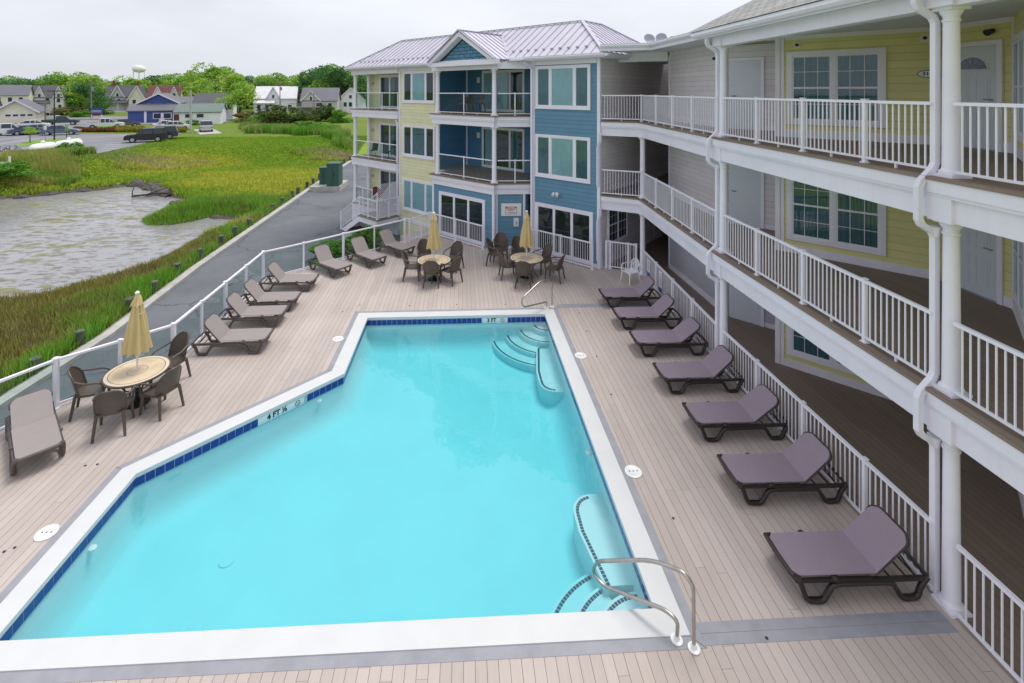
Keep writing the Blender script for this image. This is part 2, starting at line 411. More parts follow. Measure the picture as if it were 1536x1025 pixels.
def ring_prism(mb,outer,holes,z0,z1):
    loops=[outer]+holes
    vs=[p for l in loops for p in l]
    tr=tessellate_polygon([[Vector((x,y,0)) for x,y in l] for l in loops])
    k=len(vs); V=[(x,y,z1) for x,y in vs]+[(x,y,z0) for x,y in vs]; Fc=[]
    for t in tr:
        a,b,c=[Vector(vs[i]) for i in t]
        if (b-a).cross(c-a)<0: t=(t[0],t[2],t[1])
        Fc.append(tuple(t)); Fc.append(tuple(k+i for i in reversed(t)))
    b=0
    for li,l in enumerate(loops):
        n=len(l); ar=sum(l[i][0]*l[(i+1)%n][1]-l[(i+1)%n][0]*l[i][1] for i in range(n))
        flip=(ar<0)!=(li>0)
        for i in range(n):
            p,q=b+i,b+(i+1)%n
            Fc.append((p,k+p,k+q,q) if not flip else (q,k+q,k+p,p))
        b+=n
    return mb.add(V,Fc)
def rail_parts(parent,inv,pts,z,h=1.0,fill='baluster',post_w=.07,bottom=.09,spacing=.105,first_last=(1,1),top_w=.055,zs=None,big=(),nested=False):
    """rails through pts (x,y), a post at each; fill between the posts"""
    n=len(pts); zz=zs or [z]*n
    mb=MB()
    for i in range(n-1):
        a,b=pts[i],pts[i+1]
        mb.bar((a[0],a[1],zz[i]+h),(b[0],b[1],zz[i+1]+h),top_w,.045)
    tr=mb.build('railing' if nested else 'top_rail','rail',parent,inv)
    if nested: parent,inv=tr,None
    mb=MB()
    for i in range(n-1):
        a,b=pts[i],pts[i+1]
        mb.bar((a[0],a[1],zz[i]+bottom),(b[0],b[1],zz[i+1]+bottom),.035,.035)
        m=lerp(a,b,.5); zm=(zz[i]+zz[i+1])/2
        if dist(a,b)>.8: mb.box(m[0]-.014,m[0]+.014,m[1]-.014,m[1]+.014,zm+.006,zm+bottom)
    mb.build('bottom_rail','rail',parent,inv)
    for i,p in enumerate(pts):
        if (i==0 and not first_last[0]) or (i==n-1 and not first_last[1]): continue
        w=post_w*(1.5 if i in big else 1)
        mb=MB(); mb.box(p[0]-w/2,p[0]+w/2,p[1]-w/2,p[1]+w/2,zz[i]+.004,zz[i]+h+.03)
        mb.box(p[0]-w/2-.012,p[0]+w/2+.012,p[1]-w/2-.012,p[1]+w/2+.012,zz[i]+h+.031,zz[i]+h+.045)
        mb.box(p[0]-w*.85,p[0]+w*.85,p[1]-w*.85,p[1]+w*.85,zz[i]+.003,zz[i]+.022)
        mb.build('post','rail',parent,inv)
    for i in range(n-1):
        a,b=pts[i],pts[i+1]; L_=dist(a,b); mb=MB()
        if fill=='baluster':
            k=max(1,int(round(L_/spacing)))
            for j in range(1,k):
                t=j/k; p=lerp(a,b,t); q=zz[i]+(zz[i+1]-zz[i])*t
                mb.box(p[0]-.0085,p[0]+.0085,p[1]-.0085,p[1]+.0085,q+bottom+.017,q+h-.022)
            mb.build('balusters','rail',parent,inv)
        else:
            d=Vector((b[0]-a[0],b[1]-a[1],0)).normalized()
            p=Vector((*a,0))+d*(post_w*.55); q=Vector((*b,0))-d*(post_w*.55)
            mb.face([(p.x,p.y,zz[i]+bottom+.03),(q.x,q.y,zz[i+1]+bottom+.03),(q.x,q.y,zz[i+1]+h-.03),(p.x,p.y,zz[i]+h-.03)])
            mb.build('glass_panel','fenceglass',parent,inv)
def curtain_mb(mb,s0,s1,z0,z1,n,fold=.11,amp=.006):
    k=max(6,int((s1-s0)/fold*6)); v=[];f=[]
    for i in range(k+1):
        s=s0+(s1-s0)*i/k; y=n+amp*math.sin((s-s0)/fold*2*PI+1.3*math.sin(s*3))
        v+=[(s,y,z0),(s,y,z1)]
    for i in range(k): f.append((2*i,2*i+1,2*i+3,2*i+2))
    mb.add(v,f); return mb
def window(parent,inv,fr,s0,s1,z0,z1,n,lites,name='window',casing=.10,cur=None,grid=None,mull=.055,hung=False,back='roomdark',sill=True):
    """casing on the wall face at n; lites = widths of the openings in proportion; cur = curtain per lite"""
    mb=MB(fr); c=casing; d=.05
    mb.box(s0,s1,n,n+d,z1-c,z1); mb.box(s0,s1,n,n+d,z0,z0+c)
    mb.box(s0,s0+c,n,n+d,z0+c,z1-c); mb.box(s1-c,s1,n,n+d,z0+c,z1-c)
    if sill: mb.box(s0-.02,s1+.02,n,n+d+.025,z0-.035,z0-.001)
    a,b=s0+c,s1-c; tot=sum(lites); W_=(b-a)-mull*(len(lites)-1); s=a; ops=[]
    for i,l in enumerate(lites):
        w=W_*l/tot; ops.append((s,s+w)); s+=w
        if i<len(lites)-1: mb.box(s,s+mull,n,n+d-.004,z0+c,z1-c); s+=mull
    zi0,zi1=z0+c,z1-c; fw=.035
    for (p,q) in ops:    # sash
        mb.box(p,q,n,n+.034,zi1-fw,zi1); mb.box(p,q,n,n+.034,zi0,zi0+fw); mb.box(p,p+fw,n,n+.034,zi0+fw,zi1-fw); mb.box(q-fw,q,n,n+.034,zi0+fw,zi1-fw)
        if hung:
            zm=(zi0+zi1)/2; mb.box(p+fw,q-fw,n,n+.042,zm-.022,zm+.022)
        if grid:
            gx,gz=grid
            for g in range(1,gx): x=p+(q-p)*g/gx; mb.box(x-.0065,x+.0065,n+.031,n+.036,zi0+fw,zi1-fw)
            for g in range(1,gz):
                z=zi0+(zi1-zi0)*g/gz
                if not (hung and g*2==gz): mb.box(p+fw,q-fw,n+.031,n+.0355,z-.0065,z+.0065)
    w=mb.build(name,'trim',parent,inv)
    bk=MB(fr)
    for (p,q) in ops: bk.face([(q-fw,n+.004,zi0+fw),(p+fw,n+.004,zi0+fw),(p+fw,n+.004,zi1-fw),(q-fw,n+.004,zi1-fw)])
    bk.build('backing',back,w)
    for i,(p,q) in enumerate(ops):
        if cur and cur[i]:
            cm=MB(fr); sp=cur[i]; lo=sp[1] if isinstance(sp,tuple) else 0; hi=sp[2] if isinstance(sp,tuple) else 1
            curtain_mb(cm,p+fw+(q-p-2*fw)*lo,p+fw+(q-p-2*fw)*hi,zi0+fw,zi1-fw,n+.0165,.10,.010); cm.sm=True
            cm.build('curtain',sp[0] if isinstance(sp,tuple) else sp,w)
        pm=MB(fr); pm.face([(q-fw,n+.029,zi0+fw),(p+fw,n+.029,zi0+fw),(p+fw,n+.029,zi1-fw),(q-fw,n+.029,zi1-fw)]); pm.build('pane','pane',w)
    return w
# ================================================================ pool deck and pool
POOL=[(2.63,6.5),(2.63,15.35),(-2.95,15.35),(-2.95,12.33),(-6.0,9.28),(-6.0,6.5)]
COPO=offset_poly(POOL,.31); BORO=offset_poly(POOL,.455)
DECK=[(-10.4,1.0),(-9.62,10.4),(-9.1,11.36),(-7.45,12.93),(-7.45,18.6),(-2.66,22.98),B(9.35,2.6)[:2],B(9.35,-7)[:2],B(-1,-9)[:2],(17,22),(17,1)]
mb=MB(); ring_prism(mb,DECK,[COPO],-.30,0.0); struct(mb.build('pool_deck','deck'))
mb=MB(); ring_prism(mb,BORO,[COPO],-.02,.004)
for y0,y1 in ((6.075,6.207),(6.213,6.345),): mb.box(BORO[0][0]+.006,6.45,y0,y1,-.02,.004)
for y0,y1 in ((15.765,15.897),(15.903,16.03)): mb.box(BORO[0][0]+.006,6.45,y0,y1,-.02,.004)
struct(mb.build('deck_border_boards','border'))
mb=MB()
for i in range(6):                                   # butt joints of the border boards
    a,b=COPO[i],COPO[(i+1)%6]; c,d=BORO[i],BORO[(i+1)%6]
    mb.bar((a[0],a[1],.0035),(c[0],c[1],.0035),.006,.003)
mb.build('border_joint','ink',None); struct(bpy.data.objects['border_joint'])
WALKX=6.46
mb=MB(); mb.prism([(6.62,1.0),(6.62,12.2),(6.92,18.5),B(-.05,-.3)[:2],B(-.05,-9)[:2],(16.9,21.9),(16.9,1.0)],.0005,.004); struct(mb.build('covered_walkway_floor','deck2'))  # dark sheet over the deck: paints in the shade under the wing
pool=thing('swimming_pool','large pale blue swimming pool with white coping set in the wooden deck','pool',(-1.0,10.5,0)); pinv=inv_of(pool)
cop=MB(); ring_prism(cop,COPO,[offset_poly(POOL,-.03)],-.055,.018); cop.build('coping','coping',pool,pinv)
def floorz(y): return -1.12+(y-6.5)/(15.35-6.5)*.24
bas=MB(); INN=offset_poly(POOL,-.55)
tr=tessellate_polygon([[Vector((x,y,0)) for x,y in INN]])
bas.add([(x,y,floorz(y)) for x,y in INN],[tuple(t) if (Vector(INN[t[1]])-Vector(INN[t[0]])).cross(Vector(INN[t[2]])-Vector(INN[t[0]]))>0 else (t[0],t[2],t[1]) for t in tr])
RC=.55; lv=[(0.0,RC)]+[(RC-RC*math.cos(k*PI/12),RC-RC*math.sin(k*PI/12)) for k in range(1,7)]     # coved foot of the wall: (inset, height above the floor)
rings=[offset_poly(POOL,-q[0]) for q in lv]
for i in range(6):
    j=(i+1)%6; a,b=POOL[i],POOL[j]
    bas.face([(b[0],b[1],floorz(b[1])+RC),(a[0],a[1],floorz(a[1])+RC),(a[0],a[1],-.06),(b[0],b[1],-.06)])
    for k in range(len(lv)-1):
        r0,r1=rings[k],rings[k+1]; h0,h1=lv[k][1],lv[k+1][1]
        bas.face([(r1[j][0],r1[j][1],floorz(r1[j][1])+h1),(r1[i][0],r1[i][1],floorz(r1[i][1])+h1),(r0[i][0],r0[i][1],floorz(r0[i][1])+h0),(r0[j][0],r0[j][1],floorz(r0[j][1])+h0)])
bo_=bas.build('basin','plaster',pool,pinv,smooth=False)
bm=bmesh.new(); bm.from_mesh(bo_.data); bmesh.ops.remove_doubles(bm,verts=bm.verts,dist=.002)
for f_ in bm.faces: f_.smooth=True
bm.to_mesh(bo_.data); bm.free()
try: bo_.data.set_sharp_from_angle(angle=math.radians(44))
except Exception: pass
# waterline tiles
gr=MB()
def edge_tiles(a,b,skip=()):
    L_=dist(a,b); d=((b[0]-a[0])/L_,(b[1]-a[1])/L_); inn=(-d[1],d[0])     # POOL runs anticlockwise: left is inside
    fr=FR(a[0],a[1],d[0],d[1]); g=MB(fr); g.face([(0,.006,-.27),(L_,.006,-.27),(L_,.006,-.058),(0,.006,-.058)]); 
    gr.v+=[];b0=len(gr.v); gr.v+=g.v; gr.f+=[tuple(b0+i for i in f) for f in g.f]; gr.uv+=g.uv
    k=int(L_/.155); w=L_/k; til=MB()
    for j in range(k):
        if any(x0<(j+.5)*w<x1 for x0,x1 in skip):
            if til.v: til.build('waterline_tile','navytile',pool,pinv); til=MB()
            continue
        t=MB(fr); t.box(j*w+.005,(j+1)*w-.005,.006,.010,-.235,-.082)
        b0=len(til.v); til.v+=t.v; til.f+=[tuple(b0+i for i in f) for f in t.f]; til.uv+=t.uv
    til.build('waterline_tile','navytile',pool,pinv)
    return fr
frs=[]
skips={1:[(1.19,1.99)],3:[(1.02,2.10)]}
for i in range(6): frs.append(edge_tiles(POOL[i],POOL[(i+1)%6],skips.get(i,())))
gr.build('grout_band','grout',pool,pinv)
def marker(i,s0,s1,txt,tw,ring):
    fr=frs[i]; t=MB(fr); t.box(s0,s1,.006,.011,-.24,-.08); p=t.build('depth_marker','white_gloss',pool,pinv)
    o=Vector(fr(tw,.0125,-.155)); ex=(Vector(fr(tw-1,.0125,-.155))-o)*-1; up=Vector((0,0,1))
    # text must read from inside the pool: x axis runs against the edge direction
    ex=-ex; nrm=ex.cross(up)
    mt=Matrix(((ex.x,up.x,nrm.x,o.x),(ex.y,up.y,nrm.y,o.y),(ex.z,up.z,nrm.z,o.z),(0,0,0,1)))
    text_mesh(txt,.155,mt,'ink','depth_numeral',p,bold=.006)
    t=MB(fr); pts=[(ring+.055*math.cos(a),.0135,-.16+.055*math.sin(a)) for a in [i*PI/8 for i in range(16)]]; t.tube([fr(*q) for q in []] or pts,.006,4,closed=True)
    t.bar((ring-.04,.0135,-.20),(ring+.04,.0135,-.12),.004,.012,(0,1,0)); t.sm=False
    t.build('no_diving_symbol','ink',p)
marker(1,1.2,1.98,'3 FT',1.70,1.36)
marker(3,1.03,2.09,'4 FT ½',1.66,1.19)
# water body
m,t=new('pool_water'); p=wpos(t)
tr_=nn(t,'ShaderNodeBsdfTransparent'); tr_.inputs[0].default_value=(.97,.99,1,1)
g=nn(t,'ShaderNodeBsdfGlossy'); g.inputs['Roughness'].default_value=.0
mp1=nn(t,'ShaderNodeMapping'); mp1.inputs['Scale'].default_value=(1,.55,1); t.links.new(p,mp1.inputs[0])
h=math_(t,'ADD',noise(t,mp1.outputs[0],1.1,3,.55),math_(t,'MULTIPLY',noise(t,p,5.5,2,.5),.10))
t.links.new(bump(t,h,.45,.035),g.inputs['Normal'])
ms=nn(t,'ShaderNodeMixShader'); t.links.new(schlick(t,.085),ms.inputs[0]); t.links.new(tr_.outputs[0],ms.inputs[1]); t.links.new(g.outputs[0],ms.inputs[2])
va=nn(t,'ShaderNodeVolumeAbsorption'); va.inputs['Color'].default_value=(.0,.895,.96,1); va.inputs['Density'].default_value=.70
out(t,ms.outputs[0],va.outputs[0]); M['poolwater']=m
mb=MB(); mb.prism(offset_poly(POOL,.02),-1.6,-.178); struct(mb.build('pool_water','poolwater'))
# corner steps and benches
def arc_step(cx,cy,rad,a0,a1,ztop,zbot,bench=None):
    n=18; pts=[(cx,cy)]+[(cx+rad*math.cos(a0+(a1-a0)*i/n),cy+rad*math.sin(a0+(a1-a0)*i/n)) for i in range(n+1)]
    mb=MB(); mb.prism(pts,zbot,ztop); s=mb.build('step','plaster',pool,pinv)
    tl=MB(); k=int(rad*abs(a1-a0)/.062)
    for i in range(k):
        aa=a0+(a1-a0)*(i+.1)/k; ab=a0+(a1-a0)*(i+.9)/k; r1,r0=rad-.045,rad-.10
        q=[(cx+r0*math.cos(aa),cy+r0*math.sin(aa)),(cx+r1*math.cos(aa),cy+r1*math.sin(aa)),(cx+r1*math.cos(ab),cy+r1*math.sin(ab)),(cx+r0*math.cos(ab),cy+r0*math.sin(ab))]
        tl.prism(q,ztop,ztop+.004)
    tl.build('nosing_tile','slate',s)
def bench(pts,ztop,zbot,strip):
    mb=MB(); mb.prism(pts,zbot,ztop); s=mb.build('bench','plaster',pool,pinv); tl=MB()
    # resample the strip line
    seg=[0]
    for i in range(1,len(strip)): seg.append(seg[-1]+dist(strip[i-1],strip[i]))
    k=int(seg[-1]/.062)
    def P_(d):
        for i in range(1,len(seg)):
            if d<=seg[i]+1e-9: return lerp(strip[i-1],strip[i],(d-seg[i-1])/(seg[i]-seg[i-1]))
        return strip[-1]
    for i in range(k):
        a=P_((i+.1)*.062); b=P_((i+.9)*.062)
        if dist(a,b)>1e-3: tl.bar((a[0],a[1],ztop+.002),(b[0],b[1],ztop+.002),.055,.004)
    tl.build('nosing_tile','slate',s)
zb=-1.3
for r,z in ((.42,-.36),(.80,-.54),(1.17,-.71),(1.55,-.87)):
    arc_step(2.63,6.5,r,PI/2 if r<1 else PI/2+math.asin(min(.45/r,1)),PI,z,zb)
for r,z in ((.42,-.34),(.85,-.48),(1.28,-.61),(1.72,-.73)):
    arc_step(2.63,15.35,r,PI,PI*1.5 if r<1 else PI*1.5-math.asin(.5/r),z,zb)
def bench_shape(y0,y1,w=.62):
    """bench along the right wall from y0 (square end) to y1 (rounded end)"""
    sg=1 if y1>y0 else -1; o=[(2.63,y0),(2.63-w*.72,y0)]
    o+=[(2.63-w,y0+sg*(abs(y1-y0)*.55))]
    cx,cy,r=2.63-w+.40,y1-sg*.42,.40
    o+=[(cx-r*math.cos(a),cy+sg*r*math.sin(a)) for a in [i*PI/2/8 for i in range(0,9)]]
    o+=[(2.63,y1-sg*.02)]
    ins=.07; st=[(x+ins,y) for x,y in o[1:3]]+[(cx-(r-ins)*math.cos(a),cy+sg*(r-ins)*math.sin(a)) for a in [i*PI/2/8 for i in range(0,9)]]
    return o,st
o_,st_=bench_shape(7.42,9.15); bench(o_,-.56,zb,st_)
o_,st_=bench_shape(14.35,12.25); bench(o_,-.56,zb,st_)
for (u,v,zf) in ((340,843,-1.52),(290,945,-1.6)):            # floor drains
    x,y=at(u,v,-1.08); mb=MB(); mb.lathe([(.13,0),(.13,.012),(.10,.02),(.0,.024)],(x,y,floorz(y)),16); mb.build('floor_drain','plaster',pool,pinv)
mb=MB(); mb.lathe([(.05,0),(.05,.02),(.02,.03)],(0,0,0),12); 
for (x,y) in ((-5.96,8.2),(-3.4,11.86),(2.58,9.9)):
    mb=MB(); mb.lathe([(.06,-.02),(.06,.02),(.025,.035)],(x,y,-.36),12); mb.build('return_fitting','white_gloss',pool,pinv)
# skimmer lids
for i,(u,v,lab) in enumerate(((507,509,'round white skimmer lid left of the narrow far end of the pool'),(871,534,'round white skimmer lid on the right deck, the farther of the two there'),(950,708,'round white skimmer lid on the right deck, the nearer of the two there'),(70,800,'round white skimmer lid left of the wide near end of the pool'))):
    x,y=at(u,v); mb=MB(); mb.lathe([(.155,0),(.155,.009),(.145,.014),(.11,.014),(.105,.011),(.0,.011)],(0,0,0),28)
    o=mb.build('skimmer_lid','white_gloss'); o.location=(x,y,.004); tag(o,lab,'lid','skimmer lids round the pool')
    for a in (-.07,0,.07):
        k=MB(); k.lathe([(.012,0),(.012,.002),(0,.002)],(a,0,.0145),8); k.build('finger_hole','ink',o)
# small dark deck caps
CAPS=(((1010,778),'beside the two nearest right loungers'),((1150,958),'in the grey boards below the nearest right lounger'),((869,470),'in the grey boards by the far pool corner'),((880,497),'just past the farthest right skimmer lid'),((895,535),'just right of the farthest right skimmer lid'),((917,592),'between the two right skimmer lids'),((146,697),'by the pool\'s left bend, right of a pair'),((128,699),'by the pool\'s left bend, left of a pair'),((22,822),'left of the near left skimmer lid'),((6,828),'cut by the left picture edge'),((614,459),'second from the left behind the far pool edge'),((540,458),'leftmost behind the far pool edge'),((758,457),'rightmost behind the far pool edge'),((685,457),'third from the left behind the far pool edge'),((514,468),'left of the far left pool corner'))
for (u,v),w in CAPS:
    x,y=at(u,v); mb=MB(); mb.lathe([(.022,0),(.02,.006),(0,.007)],(0,0,0),8); o=mb.build('deck_cap','dark'); o.location=(x,y,.003)
    tag(o,'small dark deck cap '+w,'deck cap','small dark caps in the deck')
# handrails
def handrail(name,label,foot1,foot2,path,g):
    t=thing(name,label,'handrail',(foot1[0],foot1[1],0),0,g); iv=inv_of(t)
    pts=[]
    P=[Vector(p) for p in path]
    for i,p in enumerate(P):
        if 0<i<len(P)-1:
            a=(P[i-1]-p); b=(P[i+1]-p); r=min(.22,a.length*.45,b.length*.45)
            A=p+a.normalized()*r; C=p+b.normalized()*r
            for k in range(7):
                q=k/6; pts.append(tuple(A*(1-q)**2+p*2*q*(1-q)+C*q*q))
        else: pts.append(tuple(p))
    mb=MB(); mb.tube(pts,.024,12); mb.build('rail_tube','steel',t,iv)
    for f in (foot1,foot2):
        mb=MB(); mb.lathe([(.075,.006),(.075,.02),(.04,.028),(.036,.07),(.0,.071)],(f[0],f[1],0),18); mb.build('flange','white_gloss',t,iv)
# near rail: feet (1014,960) and (1041,972)
def vplane(u,v,pa,pb):
    """where the sight line crosses the upright plane through plan points pa, pb"""
    a=(u-727)/735.0; dx=a*cY+sY; dy=-a*sY+cY; ex,ey=pb[0]-pa[0],pb[1]-pa[1]
    t_=(pa[0]*ey-pa[1]*ex)/(dx*ey-dy*ex); return (dx*t_,dy*t_,EYE-(v-137)/735.0*t_)
f1=at(1015,961); f2=at(1041,974)
g1=[(f1[0],f1[1],0)]+[vplane(u,v,f1,(f1[0]-1,f1[1]+.95)) for u,v in ((1017,932),(998,915),(905,879),(888,858),(896,842))]
e=(f2[0]-.95,f2[1]+1.0)
g2=[vplane(u,v,f2,e) for u,v in ((978,840),(1025,858),(1040,880))]+[(f2[0],f2[1],0)]
handrail('pool_handrail','bent steel pool handrail over the steps in the near corner',f1,f2,g1+g2,'steel pool handrails')
f1=at(819.5,463); f2=at(828,461)
g1=[(f1[0],f1[1],0)]+[vplane(u,v,f1,(f1[0]-1,f1[1]-.9)) for u,v in ((820.5,453),(786,461),(782,456))]
g2=[vplane(u,v,f2,(f2[0]-1,f2[1]-.9)) for u,v in ((784,447),(812,420.5),(828,421))]+[(f2[0],f2[1],0)]
handrail('pool_handrail','bent steel pool handrail over the steps in the far corner',f1,f2,g1+g2,'steel pool handrails')
# glass fence round the left side
FP=[(-10.35,8.95),(-9.65,10.25),(-9.0,11.3),(-8.15,12.08),(-7.35,12.85),(-7.35,14.2),(-7.35,15.6),(-7.35,17.05),(-7.35,18.5),(-6.2,19.52),(-4.95,20.72),(-3.85,21.75),(-2.66,22.86)]
gf=thing('glass_fence','white framed fence of tinted glass panels along the left edge of the deck','fence',(-7.35,14.2,0))
rail_parts(gf,inv_of(gf),FP,0,1.07,'glass',.06,.09,big=(2,4,6,8,10,12),top_w=.07)
sf=thing('picket_fence','short white picket railing between the glass fence and the blue corner bay','fence',(-2.1,23.6,0))
rail_parts(sf,inv_of(sf),[(-2.45,22.95),(-1.95,23.6),(-1.50,24.15)],0,1.05,'baluster',.06)
# ================================================================ the corner building (turned 45 degrees)
TOP=8.36; F2,F3=2.93,5.93
bb=thing('apartment_building','three storey blue and cream apartment building with lilac metal roof behind the pool deck','building',(BX,BY,0)); bi=inv_of(bb)
def bx(name,mat,*boxes,parent=bb,fr=B,inv=bi,uv=None):
    mb=MB(fr)
    for b in boxes: mb.box(*b)
    return mb.build(name,mat,parent,inv if parent.type=='EMPTY' else None)
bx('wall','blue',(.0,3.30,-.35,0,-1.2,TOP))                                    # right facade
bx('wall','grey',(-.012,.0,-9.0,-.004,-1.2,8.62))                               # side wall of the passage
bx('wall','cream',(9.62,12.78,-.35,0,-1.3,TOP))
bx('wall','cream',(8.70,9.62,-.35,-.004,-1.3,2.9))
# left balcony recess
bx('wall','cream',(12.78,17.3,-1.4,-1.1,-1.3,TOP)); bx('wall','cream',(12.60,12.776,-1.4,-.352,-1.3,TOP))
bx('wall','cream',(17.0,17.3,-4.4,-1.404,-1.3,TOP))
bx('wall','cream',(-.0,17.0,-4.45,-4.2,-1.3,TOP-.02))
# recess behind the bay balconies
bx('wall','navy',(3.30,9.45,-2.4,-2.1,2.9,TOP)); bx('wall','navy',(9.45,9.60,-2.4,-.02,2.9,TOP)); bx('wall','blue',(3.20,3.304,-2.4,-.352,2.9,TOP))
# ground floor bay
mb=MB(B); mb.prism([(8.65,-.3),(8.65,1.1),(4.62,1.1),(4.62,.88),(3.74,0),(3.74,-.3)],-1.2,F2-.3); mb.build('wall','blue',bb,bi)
frD=FR(*B(3.74,0)[:2],*(B(4.62,.88)[0]-B(3.74,0)[0],B(4.62,.88)[1]-B(3.74,0)[1]))   # slanting face of the bay
# corner boards
def cb(s,n,z0=0.0,z1=TOP,w=.13): return (s-w/2,s+w/2,n-.02,n+.028,z0,z1)
bx('corner_board','trim',(-.035,.10,-.1,.028,0,TOP)); bx('corner_board','trim',(3.17,3.34,-.05,.03,0,TOP))
bx('corner_board','trim',(12.66,12.81,-.05,.028,-.9,TOP)); bx('corner_board','trim',(9.40,9.50,-.05,.03,2.9,TOP))
bx('corner_board','trim',(8.56,8.685,1.0,1.128,0,F2-.3)); bx('corner_board','trim',(4.585,4.70,1.02,1.128,0,F2-.3))
bx('corner_board','trim',(4.588,4.65,.86,.95,0,F2-.3)); bx('corner_board','trim',(3.70,3.78,-.02,.06,0,F2-.3))
bx('frieze_board','trim',(.12,3.16,.0,.03,8.16,TOP)); bx('frieze_board','trim',(9.62,12.65,0,.03,8.18,TOP))       # frieze
bx('corner_board','trim',(9.36,9.46,-2.12,-2.06,2.9,TOP)); bx('corner_board','trim',(17.2,17.33,-1.09,-1.07,-1.2,TOP))
mb=MB(B); mb.box(9.62,12.66,0,.03,-.30,-.12); mb.box(8.70,9.4,0,.03,-.30,-.12); mb.build('skirt_board','trim',bb,bi)
bx('baseboard','trim',(.1,.28,.0,.02,.0,.14),(3.3,3.2,.0,.02,0,.14)); 
mb=MB(frD); mb.box(.1,1.15,0,.02,0,.12); mb.build('baseboard','trim',bb,bi)
# windows of the right facade
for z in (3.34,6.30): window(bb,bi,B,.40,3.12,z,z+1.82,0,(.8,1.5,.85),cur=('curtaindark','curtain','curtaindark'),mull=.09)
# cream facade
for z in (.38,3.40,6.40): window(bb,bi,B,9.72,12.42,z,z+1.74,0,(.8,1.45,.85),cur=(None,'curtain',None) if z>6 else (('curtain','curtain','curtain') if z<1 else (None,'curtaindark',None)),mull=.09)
# ground floor doors
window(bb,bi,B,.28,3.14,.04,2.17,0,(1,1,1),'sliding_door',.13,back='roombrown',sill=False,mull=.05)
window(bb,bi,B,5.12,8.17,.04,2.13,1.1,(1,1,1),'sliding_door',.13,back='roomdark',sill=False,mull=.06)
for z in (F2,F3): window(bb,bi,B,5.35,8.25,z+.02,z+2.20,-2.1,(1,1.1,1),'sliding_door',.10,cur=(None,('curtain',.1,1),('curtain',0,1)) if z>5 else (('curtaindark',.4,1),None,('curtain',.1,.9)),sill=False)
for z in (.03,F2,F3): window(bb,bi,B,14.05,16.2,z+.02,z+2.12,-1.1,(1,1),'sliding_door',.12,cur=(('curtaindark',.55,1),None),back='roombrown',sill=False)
# window in the passage side wall
frS=FR(*B(-.012,-4.6)[:2],*(B(0,1)[0]-B(0,0)[0],B(0,1)[1]-B(0,0)[1]))
def frP(s,n,z=0): return B(-.012-n,s,z)       # s along outward axis, n out of the passage wall (mirrored winding is harmless for boxes)
window(bb,bi,frP,-2.35,-.62,.75,2.35,0,(1,1),casing=.09,grid=(3,4),hung=True,back='roomdark',sill=False)
bx('baseboard','trim',(-.03,-.012,-8.9,-.12,0,.16),(-.03,-.012,-8.9,-.12,F2,F2+.16),(-.03,-.012,-8.9,-.12,F3,F3+.16))
bx('casing_board','trim',(-.03,-.012,-5.2,-5.1,0,2.3),(-.03,-.012,-4.2,-4.1,0,2.3))
# small service boxes and lights
mb=MB(frD); mb.box(.28,.50,0,.10,1.0,1.36); e1=mb.build('meter_box','soffit',bb,bi)
mb=MB(frD); mb.box(.35,.42,.101,.13,1.1,1.22); mb.build('dial','concrete',e1)
mb=MB(B); mb.box(1.94,2.06,0,.05,2.62,2.74); mb.tube([(2.0,.05,2.68),(2.0,.12,2.70)],.02,6); fl=mb.build('floodlight','white_gloss',bb,bi)
for s in (1.9,2.1):
    mb=MB(B); mb.tube([(s,.10,2.72),(s,.22,2.62)],[.05,.075],12); mb.build('lamp_head','white_gloss',fl)
for (s,z) in ((16.9,1.6),(16.9,F2+1.6),(16.9,F3+1.6)):
    mb=MB(B); mb.tube([(s,-1.1,z),(s,-1.0,z)],[.10,.08],10); mb.build('wall_lamp','concrete',bb,bi)
for z in (F2,F3): bx('vent_cover','soffit',(8.42,8.62,-2.1,-2.06,z+1.55,z+1.85))
# warning sign on the slanting face
mb=MB(frD); mb.box(.02+.14,1.06,.022,.034,1.46,2.02); sg=mb.build('warning_sign','white_gloss',bb,bi)
mb=MB(frD); mb.box(.36,.87,.0345,.037,1.53,1.87); 
mb2=MB(frD); mb2.box(.375,.855,.0372,.0385,1.545,1.79); mb.build('sign_frame','red',sg); mb2.build('sign_field','white_gloss',sg)
def fmat(fr,s,n,z):
    o=Vector(fr(s,n,z)); ex=Vector(fr(s-1,n,z))-o; up=Vector((0,0,1)); nr=ex.cross(up)
    return Matrix(((ex.x,up.x,nr.x,o.x),(ex.y,up.y,nr.y,o.y),(ex.z,up.z,nr.z,o.z),(0,0,0,1)))
text_mesh('WARNING',.075,fmat(frD,.615,.0375,1.83),'white_gloss','sign_heading',sg,bold=.002)
text_mesh('NO LIFEGUARD\nON DUTY',.052,fmat(frD,.615,.039,1.725),'red','sign_text',sg,bold=.002)
mb=MB(frD)
for i,z in enumerate((1.62,1.60,1.58)): mb.box(.42,.80-.05*i,.0387,.0395,z,z+.008)
mb.build('small_print','ink',sg)
